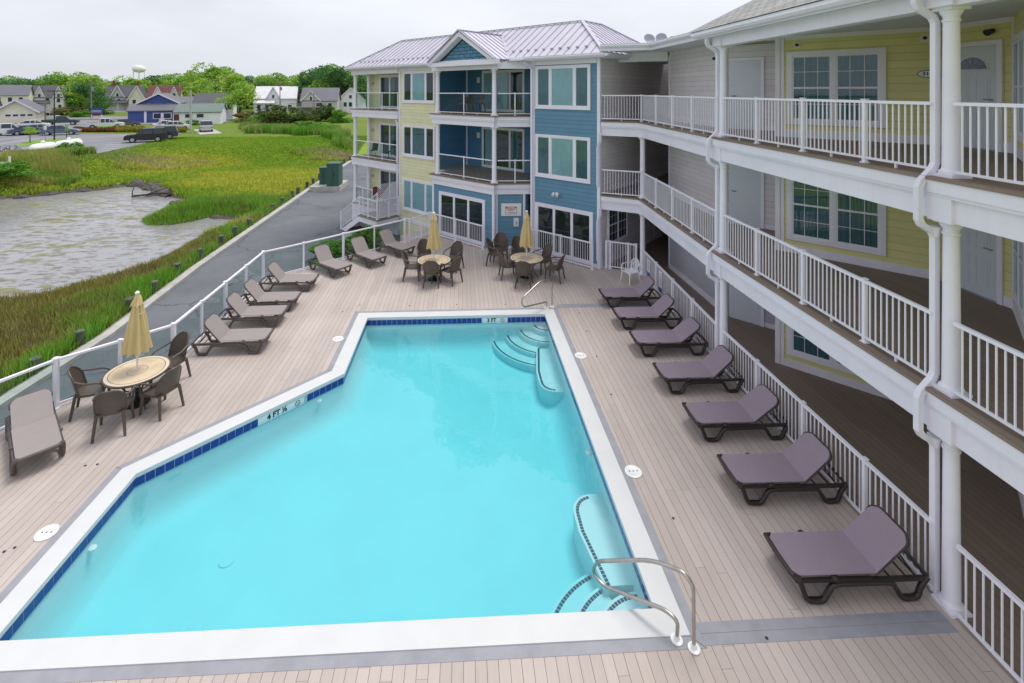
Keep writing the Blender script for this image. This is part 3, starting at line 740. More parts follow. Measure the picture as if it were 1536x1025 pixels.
# bay balcony floors, beams, columns, rails
SL=[(9.55,-2.2),(9.55,-.1),(8.80,-.02),(8.80,1.26),(4.46,1.26),(4.46,.98),(3.36,-.12),(3.36,-2.2)]
def grow(poly,d): return offset_poly(poly,d)
for z in (F2,F3):
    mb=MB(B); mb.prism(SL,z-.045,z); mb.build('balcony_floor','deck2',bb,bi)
    mb=MB(B); mb.prism(offset_poly([(8.76,0.0),(8.76,1.22),(4.50,1.22),(4.50,.97),(3.45,-.08),(3.45,-.3),(8.76,-.3)],0),z-.20,z-.049); mb.prism([(8.74,0.0),(8.74,1.19),(4.53,1.19),(4.53,.95),(3.48,-.1),(3.48,-.3),(8.74,-.3)],z-.26,z-.203); mb.build('fascia','trim',bb,bi)
    mb=MB(B); mb.prism([(8.69,0.0),(8.69,1.14),(4.58,1.14),(4.58,.93),(3.52,-.13),(3.52,-.32),(8.69,-.32)],z-.50,z-.262); mb.box(3.4,9.4,-2.0,-.34,z-.3,z-.05); mb.build('beam','trim',bb,bi)
def column(x,y,z0,z1,parent,inv,r=.12):
    mb=MB(); mb.box(x-r*1.5,x+r*1.5,y-r*1.5,y+r*1.5,z0+.002,z0+.04)
    mb.lathe([(r*1.4,.041),(r*1.4,.075),(r*1.12,.10),(r*1.03,.13),(r*.9,z1-z0-.20),(r*1.05,z1-z0-.19),(r*1.05,z1-z0-.165),(r*.9,z1-z0-.16),(r*.92,z1-z0-.12),(r*1.3,z1-z0-.06),(r*1.3,z1-z0-.042)],(x,y,z0),20)
    mb.box(x-r*1.4,x+r*1.4,y-r*1.4,y+r*1.4,z1-.04,z1-.001)
    mb.build('column','trim',parent,inv)
for z0,z1 in ((F2,F3-.5),(F3,8.02)):
    for s,n in ((8.42,.98),(4.72,.95)): column(*B(s,n)[:2],z0,z1,bb,bi,.105)
def part_rail(parent,inv,pts,z,fill,**k):
    rail_parts(parent,inv,pts,z,fill=fill,nested=True,**k)
for z in (F2,F3):
    part_rail(bb,bi,[B(8.30,1.02)[:2],B(6.57,1.02)[:2],B(4.84,1.02)[:2]],z,'glass',post_w=.045,first_last=(0,0),top_w=.05)
    part_rail(bb,bi,[B(4.60,.86)[:2],B(4.05,.31)[:2],B(3.50,-.22)[:2]],z,'glass',post_w=.045,first_last=(0,0),top_w=.05)
# pediment and header over the bay
mb=MB(B); mb.box(4.40,8.76,.85,1.10,8.02,8.30); mb.box(4.34,8.80,.80,1.16,8.302,8.42); mb.build('header_beam','trim',bb,bi)
mb=MB(B); mb.add([(3.40,-.12,8.02),(4.40,.88,8.02),(4.40,.88,8.34),(3.40,-.12,8.34),(3.30,-.0,8.02),(4.40,1.10,8.02),(4.40,1.10,8.34),(3.30,0,8.34)],[(0,1,2,3),(7,6,5,4),(0,4,5,1),(3,2,6,7)]); mb.build('header_beam','trim',bb,bi)
mb=MB(B); mb.box(3.36,9.5,-2.1,.84,8.345,8.36); mb.build('porch_ceiling','soffit',bb,bi)
GA=6.3; GH=2.15; GZ=9.80; GE=8.42
uvf=lambda s,z:(s,z)
mb=MB(B); mb.face([(GA-1.55,1.22,8.46),(GA+1.55,1.22,8.46),(GA,1.22,9.50)][::-1],[(GA+0,9.5),(GA+1.55,8.46),(GA-1.55,8.46)]); mb.build('gable_infill','fishscale',bb,bi)
mb=MB(B)
for sg_ in (1,-1):      # raking boards
    p=[(GA+sg_*GH,1.62,GE-.20),(GA+sg_*GH,1.62,GE+.0),(GA,1.62,GZ),(GA,1.62,GZ-.24)]; q=[(a,1.24,c) for a,_,c in p]
    mb.add(p+q,[(0,1,2,3),(7,6,5,4),(0,4,5,1),(3,2,6,7),(1,5,6,2),(0,3,7,4)])
mb.box(GA-GH+.02,GA+GH-.02,1.20,1.58,GE-.22,GE-.03); mb.box(GA-1.75,GA+1.75,1.225,1.28,GE-.03,GE+.06)
mb.build('pediment_trim','trim',bb,bi)
# left balconies
for z in (.03,F2,F3):
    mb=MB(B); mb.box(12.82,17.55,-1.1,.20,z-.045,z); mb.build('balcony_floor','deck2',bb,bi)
    mb=MB(B); mb.box(12.82,17.51,-1.1,.16,z-.20,z-.049); mb.box(12.82,17.46,-1.1,.12,z-.50,z-.203); mb.build('beam','trim',bb,bi)
for z0,z1 in ((.03,F2-.5),(F2,F3-.5),(F3,8.06)):
    column(*B(17.28,-.02)[:2],z0,z1,bb,bi,.12); column(*B(17.1,-.92)[:2],z0,z1,bb,bi,.10)
mb=MB(B); mb.box(12.8,17.5,-.15,.15,8.06,8.35); mb.box(17.1,17.5,-4.3,-.16,8.06,8.35); mb.build('header_beam','trim',bb,bi)
for z in (F2,F3): part_rail(bb,bi,[B(17.2,.02)[:2],B(15.8,.02)[:2],B(14.4,.02)[:2],B(12.9,.02)[:2]],z,'glass',post_w=.045,first_last=(0,1),top_w=.05)
part_rail(bb,bi,[B(17.2,.02)[:2],B(16.4,.02)[:2],B(15.4,.02)[:2]],.03,'glass',post_w=.05,first_last=(0,1),top_w=.05)
# ground porch: landing, stairs, lattice
mb=MB(B); mb.box(12.5,14.3,.21,1.75,-.05,.03); mb.build('landing','woodgrey',bb,bi)
mb=MB(B); mb.box(12.55,14.25,.22,1.7,-.35,-.052); mb.box(12.83,17.45,-.0,.10,-1.2,-.51); mb.build('landing_skirt','trim',bb,bi)
part_rail(bb,bi,[B(14.25,1.68)[:2],B(13.4,1.68)[:2],B(12.55,1.68)[:2]],.03,'baluster',post_w=.07)
part_rail(bb,bi,[B(12.55,1.62)[:2],B(12.55,.9)[:2],B(12.55,.25)[:2]],.03,'baluster',post_w=.07,first_last=(0,1))
mb=MB(B)
for i in range(-12,22):                                 # lattice screen
    for sg_ in (1,-1):
        a=i*.11; p=(.25+a,.03+0); q=(.25+a+1.9*1,1.93) if sg_>0 else (.25+a-1.9,1.93)
        lo,hi=.25,1.6
        def clip(p,q):
            (x0,y0),(x1,y1)=p,q; t0,t1=0,1
            dx=x1-x0
            if dx>0: t0=max(t0,(lo-x0)/dx); t1=min(t1,(hi-x0)/dx)
            else: t0=max(t0,(hi-x0)/dx); t1=min(t1,(lo-x0)/dx)
            return (t0,t1)
        t0,t1=clip(p,q)
        if t1-t0>.03:
            A=lerp(p,q,t0); C=lerp(p,q,t1); mb.bar((12.62,A[0],A[1]),(12.62,C[0],C[1]),.012,.03,(0,1,0))
mb.build('lattice_screen','rail',bb,bi)
st=MB(B); sw=MB(B)
for i in range(7):
    s=14.3+i*.27; z=.03-(i+1)*.165; st.box(s,s+.30,.45,1.6,z-.035,z)
st.build('stair_tread','woodgrey',bb,bi)
sw.bar((14.3,.43,-.20),(16.25,.43,-1.35),.04,.28); sw.bar((14.3,1.62,-.20),(16.25,1.62,-1.35),.04,.28); sw.build('stair_stringer','trim',bb,bi)
for n in (.43,1.66):
    rail=part_rail(bb,bi,[B(14.3,n)[:2],B(16.2,n)[:2]],.03,'baluster',post_w=.07,zs=[.03,-1.15])
bx('lattice_skirt','trim',(12.83,17.4,-.02,.0,-1.2,-.5))
# patio railings in front of the two ground floor doors
r1=thing('patio_railing','white picket railing before the left glass door of the blue building','railing',(*B(6.6,1.45)[:2],0),0,'white railings before the ground floor doors')
rail_parts(r1,inv_of(r1),[B(8.55,1.42)[:2],B(6.75,1.42)[:2],B(4.98,1.42)[:2]],0,1.05,'baluster',.07)
r1=thing('patio_railing','white picket railing before the right glass door of the blue building','railing',(*B(1.7,.35)[:2],0),0,'white railings before the ground floor doors')
rail_parts(r1,inv_of(r1),[B(3.12,.33)[:2],B(1.62,.33)[:2],B(.14,.33)[:2]],0,1.05,'baluster',.07)
# gate between the building and the walkway rail
gt=thing('pool_gate','white picket gate between the blue building and the walkway railing','gate',(5.75,19.2,0)); 
rail_parts(gt,inv_of(gt),[(5.72,19.25),(5.86,19.17),(6.48,18.86),(6.74,18.72)],0,1.07,'baluster',.075)
# roof
ZE=8.50; SLP=.68
def roofpt(s,n,d): return (s,n,ZE+SLP*d)
E0=(-.5,.5); 
A_=(-.5,.5,ZE); B_=(17.6,.5,ZE); C_=(15.1,-2,ZE+SLP*2.5); D_=(2,-2,ZE+SLP*2.5); E_=(2,-3.8,ZE+SLP*2.5); F_=(-.5,-6.3,ZE); G_=(4.5,-6.3,ZE); H_=(4.5,-4.5,ZE); I_=(17.6,-4.5,ZE)
rf=MB(B); planes=[[A_,B_,C_,D_][::-1],[B_,I_,C_][::-1],[I_,H_,D_,C_][::-1],[A_,D_,E_,F_][::-1],[H_,G_,E_,D_][::-1],[F_,E_,G_][::-1]]
for p in planes: rf.face(p[::-1] if False else p)
rf.prism([(-.5,.5),(17.6,.5),(17.6,-4.5),(4.5,-4.5),(4.5,-6.3),(-.5,-6.3)],ZE-.03,ZE-.012)
roof=rf.build('roof','roofmetal',bb,bi)
def seams(fr,plane,eave,up,sp=.42,name='seam',parent=None,guard=False):
    """standing seams: plane polygon, eave=(P,Q) line, up=upslope vector"""
    P,Q=Vector(eave[0]),Vector(eave[1]); d=(Q-P); L_=d.length; d.normalize(); up=Vector(up).normalized(); nr=d.cross(up)
    if nr.z<0: nr=-nr
    poly=[((Vector(p)-P).dot(d),(Vector(p)-P).dot(up)) for p in plane]
    mb=MB(fr); gd=MB(fr); x=min(a for a,_ in poly)+sp/2; xm=max(a for a,_ in poly)
    while x<xm:
        ys=[]
        for i in range(len(poly)):
            (x0,y0),(x1,y1)=poly[i],poly[(i+1)%len(poly)]
            if (x0-x)*(x1-x)<0: ys.append(y0+(y1-y0)*(x-x0)/(x1-x0))
        if len(ys)>=2:
            a=P+d*x+up*min(ys)+nr*.018; b=P+d*x+up*max(ys)+nr*.018
            if (b-a).length>.05: mb.bar(a,b,.022,.034,nr)
            if guard and max(ys)-min(ys)>1.0:
                c=P+d*x+up*(min(ys)+.55)+nr*.05; mb.bar(c-d*.07,c+d*.07,.05,.07,nr)
        x+=sp
    if mb.v: mb.build('roof_seam','seam',parent)
seams(B,[A_,B_,C_,D_],(A_,B_),(0,-1,SLP),parent=roof,guard=True)
seams(B,[B_,I_,C_],(B_,I_),(-1,0,SLP),parent=roof)
seams(B,[A_,D_,E_,F_],(F_,A_),(1,0,SLP),parent=roof)
cap=MB(B)
for p,q,w in ((A_,D_,.16),(D_,C_,.14),(C_,B_,.14),(D_,E_,.14),(E_,F_,.14)): 
    cap.bar((p[0],p[1],p[2]+.045),(q[0],q[1],q[2]+.045),w,.03)
cap.build('ridge_cap','seam',roof)
dz=(GZ-GE)/GH; nb_=.5-(GZ-ZE)/SLP; ne=.5-(GE+.0-ZE)/SLP
gp=[[(GA+GH,1.66,GE+.02),(GA,1.66,GZ+.02),(GA,nb_,GZ+.02),(GA+GH,ne,GE+.02)],[(GA-GH,1.66,GE+.02),(GA-GH,ne,GE+.02),(GA,nb_,GZ+.02),(GA,1.66,GZ+.02)]]
mb=MB(B)
for p in gp: mb.face(p)
for p in gp: mb.face([(a,b,c-.05) for a,b,c in p][::-1])
gr_=mb.build('gable_roof','roofmetal',bb,bi)
seams(B,gp[0],(gp[0][0],gp[0][3]),(-GH,0,GZ-GE),parent=gr_,sp=.36); seams(B,gp[1],(gp[1][0],gp[1][1]),(GH,0,GZ-GE),parent=gr_,sp=.36)
mb=MB(B); mb.bar((GA,1.68,GZ+.05),(GA,nb_,GZ+.05),.12,.03)
for sg_ in (1,-1): mb.bar((GA+sg_*GH,1.66,GE+.02),(GA,1.66,GZ+.04),.06,.06)
for sg_ in (1,-1): mb.bar((GA+sg_*GH,ne,GE+.05),(GA,nb_,GZ+.05),.10,.02)
mb.build('ridge_cap','seam',gr_)
# gutters and downspouts
def gutter(pts,z,parent,inv,name='gutter',w=.13,h=.13):
    """k-style gutter: outer face leans out"""
    mb=MB()
    for i in range(len(pts)-1):
        a,b=Vector(pts[i]),Vector(pts[i+1]); d=(b-a).normalized(); n=Vector((-d.y,d.x))*-1   # outward on the right of travel
        pr_=[(0,0),(w*.65,0),(w,h*.45),(w*.96,h*.75),(w*1.06,h),(w*.98,h),(w*.9,h*.8),(0,h)]
        v=[];
        for c in (a,b):
            for o_,zz in pr_: v.append((c.x+n.x*o_,c.y+n.y*o_,z+zz))
        k=len(pr_); f=[(j,(j+1)%k,k+(j+1)%k,k+j) for j in range(k)]+[tuple(range(k-1,-1,-1)),tuple(range(k,2*k))]
        mb.add(v,f)
    return mb.build(name,'rail',parent,inv)
g0=[B(17.6,-4.5)[:2],B(17.6,.5)[:2],B(8.45,.5)[:2]]; g1_=[B(4.15,.5)[:2],B(-.5,.5)[:2],B(-.5,-1.4)[:2]]
gutter(g0[::-1][::-1],ZE-.12,bb,bi) ; gutter(g1_,ZE-.12,bb,bi)
mb=MB(B); mb.box(-.44,17.54,.0,.44,ZE-.16,ZE-.13); mb.box(-.44,-.0,-6.2,-.01,ZE-.16,ZE-.13); mb.box(17.3,17.54,-4.4,-.01,ZE-.16,ZE-.13); mb.build('soffit','soffit',bb,bi)
mb=MB(B); mb.box(-.46,17.56,.44,.497,ZE-.155,ZE-.031); mb.box(-.497,-.44,-6.2,.43,ZE-.155,ZE-.031); mb.box(17.56,17.597,-4.4,.43,ZE-.155,ZE-.031); mb.build('fascia','trim',bb,bi)
def spout(pts,parent,inv,w=.085,name='downspout',fr=None):
    mb=MB(fr)
    q=[]                                # eased bends
    for i,p in enumerate(pts):
        p=Vector(p)
        if 0<i<len(pts)-1:
            a=Vector(pts[i-1])-p; b=Vector(pts[i+1])-p; r=min(.05,a.length*.3,b.length*.3); q+=[tuple(p+a.normalized()*r),tuple(p+b.normalized()*r)]
        else: q.append(tuple(p))
    mb.tube(q,w*.72,4,ph=PI/4); mb.sm=False
    return mb.build(name,'trim',parent,inv)
spout([(3.42,.46,8.40),(3.42,.42,8.25),(3.28,.09,8.05),(3.28,.09,.25)],bb,bi,fr=B)
spout([(9.35,.46,8.40),(9.35,.42,8.25),(9.45,.09,8.05),(9.45,.09,F2+.0)],bb,bi,fr=B)
spout([(12.9,.18,5.35),(12.86,.09,5.2),(12.86,.09,-.6)],bb,bi,fr=B)
spout([(17.2,-1.3,8.40),(17.22,-.98,8.2),(17.38,-1.02,8.0),(17.38,-1.02,-1.1)],bb,bi,fr=B)
# ================================================================ the white wing on the right
wg=thing('apartment_building','white columned three storey wing with open walkways and yellow siding on the right','building',(8.0,8.0,0)); wi=inv_of(wg)
W2,W3=2.93,5.86
def wb(name,mat,*boxes,fr=None,parent=None):
    mb=MB(fr)
    for b in boxes: mb.box(*b)
    return mb.build(name,mat,parent or wg,None if parent else wi)
FRONT=[(6.42,1.0),(6.42,12.3),(6.72,18.38),B(-.06,.02)[:2]]
BACK=[B(-.06,-9)[:2],(17.0,22.0),(17.0,1.0)]
def path_off(path,d):     # shift an open path to its right-hand side (into the building is +)
    out_=[]
    for i,p in enumerate(path):
        p=Vector(p); ns=[]
        if i>0: e=(p-Vector(path[i-1])).normalized(); ns.append(Vector((e.y,-e.x)))
        if i<len(path)-1: e=(Vector(path[i+1])-p).normalized(); ns.append(Vector((e.y,-e.x)))
        m=sum(ns,Vector((0,0))); m/=m.dot(ns[0]); out_.append(tuple(p+m*d))
    return out_
def ribbon(mb,path,d0,d1,z0,z1):
    a=path_off(path,d0); b=path_off(path,d1); k=len(a)
    v=[(x,y,z0) for x,y in a]+[(x,y,z0) for x,y in b]+[(x,y,z1) for x,y in b]+[(x,y,z1) for x,y in a]
    f=[]
    for i in range(k-1):
        for q in range(4): f.append((q*k+i,q*k+i+1,((q+1)%4)*k+i+1,((q+1)%4)*k+i))
    f.append((0,k,2*k,3*k)); f.append((4*k-1,3*k-1,2*k-1,k-1))
    return mb.add(v,f)
for z in (W2,W3):
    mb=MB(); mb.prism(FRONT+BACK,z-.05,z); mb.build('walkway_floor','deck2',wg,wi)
    mb=MB(); ribbon(mb,FRONT,.02,.12,z-.22,z-.054); ribbon(mb,FRONT,.045,.12,z-.27,z-.223); mb.build('fascia','trim',wg,wi)
    mb=MB(); ribbon(mb,FRONT,.10,.34,z-.59,z-.273); mb.build('beam','trim',wg,wi)
    mb=MB(); mb.prism(path_off(FRONT,.36)+BACK,z-.33,z-.30); mb.build('ceiling_panel','soffit',wg,wi)
for z0,z1,top in ((0,W2,.59),(W2,W3,.59),(W3,8.17,0)):
    for x,y in ((6.665,6.38),(6.665,12.2),(6.92,18.5)):
        if not (z0==W3 and y>18): column(x,y,z0,z1-top,wg,wi,.098)
for z in (W2,W3):                                       # blocks where the beams pass over the columns
    for x,y in ((6.60,6.36),(6.62,12.2)): wb('beam_block','trim',(x-.135,x+.16,y-.17,y+.17,z-.60,z-.272))
for x,y in ((6.62,6.36),(6.64,12.2)): wb('beam_block','trim',(x-.17,x+.19,y-.2,y+.2,8.175,8.46))
# top header, soffit, gutter
HP=[(6.52,1.0),(6.52,12.42)]
mb=MB(); ribbon(mb,HP,0,.26,8.17,8.44); mb.build('header_beam','trim',wg,wi)
mb=MB(); mb.box(6.30,6.50,1.0,12.86,8.445,8.46); mb.box(6.50,17,1.0,12.86,8.445,8.46); mb.build('soffit','soffit',wg,wi)
mb=MB(); mb.box(6.27,6.298,1.0,12.90,8.40,8.60); mb.box(6.30,10.9,12.865,12.90,8.40,8.60); mb.build('fascia','trim',wg,wi)
gutter([(6.268,12.92),(6.268,1.0)][::-1][::-1],8.44,wg,wi)
# the lower link roof with its own gutter
LK=[(7.02,12.5),(7.02,17.85),B(-.35,.55)[:2]]; 
LKE=(LK[2][0],LK[2][1])
mb=MB(); ribbon(mb,LK,0,.04,8.56,8.74); mb.build('fascia','trim',wg,wi)
gm=gutter(LK[::-1],8.69,wg,wi)
mb=MB(); mb.prism([(7.06,12.9),(7.06,17.88),(LKE[0]+.1,LKE[1]+.1),B(-.45,-1.0)[:2],B(-.45,-9)[:2],(17,21.9),(17,12.9)],8.60,8.64); mb.build('soffit','soffit',wg,wi)
mb=MB(); mb.prism([(7.0,12.92),(7.0,17.88),(LKE[0]-.02,LKE[1]+.02),B(-.45,-1.0)[:2],B(-.45,-9)[:2],(17,21.9),(17,12.92)],8.75,8.80); lr=mb.build('flat_roof','soffit',wg,wi)
# shingled roof
mb=MB(); r0,r1=(6.16,8.60),(11.6,8.60+.5*5.44)
q=[(6.16,.8,8.60),(11.6,.8,r1[1]),(11.6,12.95,r1[1]),(6.16,12.95,8.60)]
L_=math.hypot(5.44,2.72)
mb.face(q[::-1],[(0,12.1),(0,0)][0:0] or [(12.15,0),(12.15,L_),(0,L_),(0,0)])
mb.face([(6.16,12.95,8.595),(11.6,12.95,r1[1]-.005),(11.6,.8,r1[1]-.005),(6.16,.8,8.595)][::-1],[(0,0),(0,1),(1,1),(1,0)])
mb.face([(11.6,.8,r1[1]),(17,.8,8.60),(17,12.95,8.60),(11.6,12.95,r1[1])],[(0,0),(0,L_),(12.15,L_),(12.15,0)])
mb.build('roof','shingle',wg,wi)
mb=MB(); mb.face([(6.3,12.86,8.46),(11.6,12.86,8.46),(11.6,12.86,r1[1]-.12),(6.3,12.86,8.56)]); mb.bar((6.16,12.97,8.57),(11.6,12.97,r1[1]-.03),.05,.14); mb.build('gable_end','trim',wg,wi)
# walls
ZT=8.44
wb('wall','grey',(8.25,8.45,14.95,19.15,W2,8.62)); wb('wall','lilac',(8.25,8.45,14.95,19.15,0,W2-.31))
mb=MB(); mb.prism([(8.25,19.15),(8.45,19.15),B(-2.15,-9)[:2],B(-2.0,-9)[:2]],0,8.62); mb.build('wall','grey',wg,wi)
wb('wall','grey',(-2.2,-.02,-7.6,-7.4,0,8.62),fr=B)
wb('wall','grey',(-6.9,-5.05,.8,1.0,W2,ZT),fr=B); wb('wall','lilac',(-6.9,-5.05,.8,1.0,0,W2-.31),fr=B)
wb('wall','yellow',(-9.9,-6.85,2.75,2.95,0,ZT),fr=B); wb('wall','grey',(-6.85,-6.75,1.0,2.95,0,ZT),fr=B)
FD=FR(10.37,8.75,-.01,1.35)                               # door wall, s grows away from the camera, outward = towards the deck
DL=1.36
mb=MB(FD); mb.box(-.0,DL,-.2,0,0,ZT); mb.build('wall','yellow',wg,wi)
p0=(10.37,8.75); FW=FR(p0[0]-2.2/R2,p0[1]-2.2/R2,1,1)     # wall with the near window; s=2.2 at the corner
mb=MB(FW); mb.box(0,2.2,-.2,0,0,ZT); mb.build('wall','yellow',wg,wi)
# note: FW outward normal points to the upper left, towards the deck
for z in (0,W2,W3):
    b_=MB(B); b_.box(-6.84,-5.1,1.0,1.02,z,z+.14); b_.build('baseboard','trim',wg,wi)
    b_=MB(B); b_.box(-9.86,-6.86,2.95,2.975,z,z+.19); b_.build('baseboard','trim',wg,wi)
    b_=MB(); b_.box(8.225,8.25,15.0,19.14,z,z+.19); b_.build('baseboard','trim',wg,wi)
    b_=MB(FD); b_.box(.02,.20,0,.022,z,z+.19); b_.build('baseboard','trim',wg,wi)
    b_=MB(FW); b_.box(0,2.17,0,.022,z,z+.19); b_.build('baseboard','trim',wg,wi)
    zt=z+2.58
    b_=MB(B); b_.box(-6.93,-6.84,2.95,2.98,z,zt); b_.box(-6.86,-6.73,1.9,2.98,z,zt); b_.build('corner_board','trim',wg,wi)
    b_=MB(); b_.box(8.22,8.30,19.10,19.18,z,zt); b_.build('corner_board','trim',wg,wi)
    b_=MB(FW); b_.box(2.12,2.19,0,.03,z,zt); b_.build('corner_board','trim',wg,wi)
    b_=MB(B); b_.box(-9.86,-6.95,2.95,2.98,zt-.10,zt); b_.build('crown_board','trim',wg,wi)
    b_=MB(FD); b_.box(0,DL,.0,.03,zt-.10,zt); b_.build('crown_board','trim',wg,wi)
    window(wg,wi,B,-8.96,-6.99,z+.33,z+2.17,2.95,(1,1),casing=.12,grid=(3,4),hung=True,cur=('curtaindark',)*2,back='roomdark',mull=.10,sill=False)
    window(wg,wi,FW,.35,1.95,z+.33,z+2.17,0,(1,1),casing=.11,grid=(2,2),hung=True,cur=('curtaindark',)*2,back='roomdark',mull=.09,sill=False)
    # grey service door
    d=MB(B); d.box(-5.95,-5.08,1.0,1.035,z+.02,z+2.10); dr=d.build('service_door','door',wg,wi)
    d=MB(B); d.box(-6.04,-5.955,1.0,1.05,z,z+2.19); d.box(-5.955,-5.06,1.0,1.05,z+2.105,z+2.19); d.build('door_frame','trim',dr)
    d=MB(B); d.tube([(-5.17,1.04,z+1.02),(-5.17,1.09,z+1.02),(-5.29,1.095,z+1.02)],.012,6); d.lathe([(.03,0),(.03,.006)],(0,0,0),3) if False else None; d.build('handle','dark',dr)
    # front door with fan light
    a,b2=.26,1.17
    d=MB(FD); d.box(a,b2,0,.03,z+.03,z+2.07); dr=d.build('front_door','door',wg,wi)
    d=MB(FD); d.box(a-.10,a-.004,0,.05,z,z+2.17); d.box(b2+.004,b2+.10,0,.05,z,z+2.17); d.box(a-.004,b2+.004,0,.05,z+2.075,z+2.17); d.build('door_frame','trim',dr)
    d=MB(FD); c=(a+b2)/2
    for (x0,x1,z0_,z1_) in ((a+.12,c-.06,.95,1.45),(c+.06,b2-.12,.95,1.45),(a+.12,c-.06,.22,.80),(c+.06,b2-.12,.22,.80)):
        w_=.016
        d.box(x0,x1,.03,.036,z+z0_,z+z0_+w_); d.box(x0,x1,.03,.036,z+z1_-w_,z+z1_); d.box(x0,x0+w_,.03,.036,z+z0_+w_,z+z1_-w_); d.box(x1-w_,x1,.03,.036,z+z0_+w_,z+z1_-w_)
        d.box(x0+.045,x1-.045,.03,.035,z+z0_+.05,z+z1_-.05)
    d.build('raised_panel','door',dr)
    if z>3:
        d=MB(FD); pts=[(c+.30*math.cos(t),z+1.60+.27*math.sin(t)) for t in [i*PI/14 for i in range(15)]]
        d.face([(x,.034,zz) for x,zz in pts]); fl_=d.build('fan_light','fan',dr)
        d=MB(FD); d.tube([(x,.036,zz) for x,zz in pts]+[(pts[0][0],.036,pts[0][1])],.016,6); d.build('fan_frame','trim',fl_)
        d=MB(FD)
        for k in range(1,6):
            t=k*PI/6; d.bar((c+.10*math.cos(t),.037,z+1.60+.09*math.sin(t)),(c+.29*math.cos(t),.037,z+1.60+.26*math.sin(t)),.006,.006)
        d.tube([(c+.10*math.cos(t),.037,z+1.60+.09*math.sin(t)) for t in [i*PI/8 for i in range(9)]],.005,5); d.build('lead_came','silver',fl_)
    d=MB(FD); d.tube([(a+.08,.03,z+1.0),(a+.08,.08,z+1.0),(a+.20,.085,z+1.01)],.012,6); d.build('handle','steel',dr)
    d=MB(FD); d.box(a,b2,0,.06,z+.001,z+.028); d.build('threshold','silver',dr)
mb=MB(FD)
# house number plate on the yellow wall
pl=MB(B); n_=24
def oval(mb,s,n,z,a,b_,d):
    ps=[(s+a*math.cos(2*PI*i/n_),z+b_*math.sin(2*PI*i/n_)) for i in range(n_)]
    v=[(x,n,zz) for x,zz in ps]+[(x,n+d,zz) for x,zz in ps]
    mb.add(v,[tuple(range(n_,2*n_))]+[tuple(range(n_-1,-1,-1))]+[(i,n_+i,n_+(i+1)%n_,(i+1)%n_) for i in range(n_)])
oval(pl,-9.66,2.951,7.41,.17,.085,.012); np_=pl.build('number_plate','terminal_green',wg,wi)
pl=MB(B); oval(pl,-9.66,2.964,7.41,.155,.07,.003); pl.build('plate_face','white_gloss',np_)
text_mesh('314',.11,fmat(B,-9.66,2.9685,7.41),'ink','house_number',np_,bold=.003)
# small fittings under the eaves
for s in (-7.22,-9.62):
    d=MB(B); d.box(s-.075,s+.075,2.95,2.975,8.12,8.27); k=d.build('light_plate','white_gloss',wg,wi); d=MB(B); d.lathe([(.0,0),(.04,.0),(.04,.03),(0,.05)],(0,0,0),12) if False else d.tube([(s,2.976,8.195),(s,3.03,8.195)],.038,12); d.build('lamp','dark',k)
d=MB(); d.tube([(8.24,15.6,8.1),(8.17,15.6,8.08)],.05,10); d.build('camera_dome','dark',wg,wi)
d=MB(FD); d.tube([(.35,.01,8.22),(.35,.14,8.17)],[.04,.07],10); d.build('flood_lamp','dark',wg,wi)
# header over the passage mouth
hA=B(-.04,-1.55)[:2]; 
mb=MB(); mb.bar((hA[0],hA[1],8.425),(8.24,19.25,8.425),.20,.38); mb.build('passage_header','trim',wg,wi)
for z in (W2,W3): 
    mb=MB(); mb.bar((hA[0],hA[1],z-.42),(8.24,19.25,z-.42),.16,.20); mb.build('passage_header','trim',wg,wi)
# railings
YS=[6.55,7.70,9.15,10.62,12.02]; YS2=[12.36,13.85,15.35,16.88,18.34]
def rx(y): return 6.565 if y<12.3 else 6.565+(y-12.3)*.0494
for z in (W2,W3):
    part_rail(wg,wi,[(6.565,1.6),(6.565,3.0),(6.565,4.5),(6.565,6.24)],z,'baluster',post_w=.055,first_last=(1,0))
    part_rail(wg,wi,[(6.565,y) for y in YS],z,'baluster',post_w=.06,first_last=(0,0))
    part_rail(wg,wi,[(rx(y),y) for y in YS2],z,'baluster',post_w=.06,first_last=(0,0))
    part_rail(wg,wi,[(6.86,18.46),B(-.10,.0)[:2]],z,'baluster',post_w=.06,first_last=(1,0))
gr1=thing('walkway_railing','white picket railing between the pool deck and the covered walkway on the right','railing',(6.56,12,0)); gi=inv_of(gr1)
rail_parts(gr1,gi,[(6.565,y) for y in (1.6,3.1,4.7,6.2)],0,1.0,'baluster',.06,first_last=(1,0))
rail_parts(gr1,gi,[(6.565,y) for y in YS],0,1.0,'baluster',.06,first_last=(0,0))
rail_parts(gr1,gi,[(rx(y),y) for y in YS2],0,1.0,'baluster',.07,first_last=(0,0))
for i,(y,h0,h1,lab) in enumerate(((17.55,.28,.92,'narrow upright white notice tied to the walkway railing, the farther of two'),(16.35,.20,.92,'narrow upright white notice tied to the walkway railing, the nearer of two'))):
    x=rx(y)-.03; t=thing('notice_board',lab,'sign',(x,y,h0),0,'notices on the walkway railing'); iv=inv_of(t)
    mb=MB(); mb.box(x-.008,x,y-.13,y+.13,h0,h1); mb.build('panel','white_gloss',t,iv)
    mb=MB(); mb.box(x-.011,x-.0085,y-.125,y+.125,h0+.005,h0+.16); 
    mb.build('blue_band','blueink',t,iv)
    mb=MB()
    for j in range(6): mb.box(x-.011,x-.0085,y-.09,y+.05+.01*((j*7)%4),h0+.25+j*.07,h0+.27+j*.07)
    mb.build('print_line','blueink',t,iv)
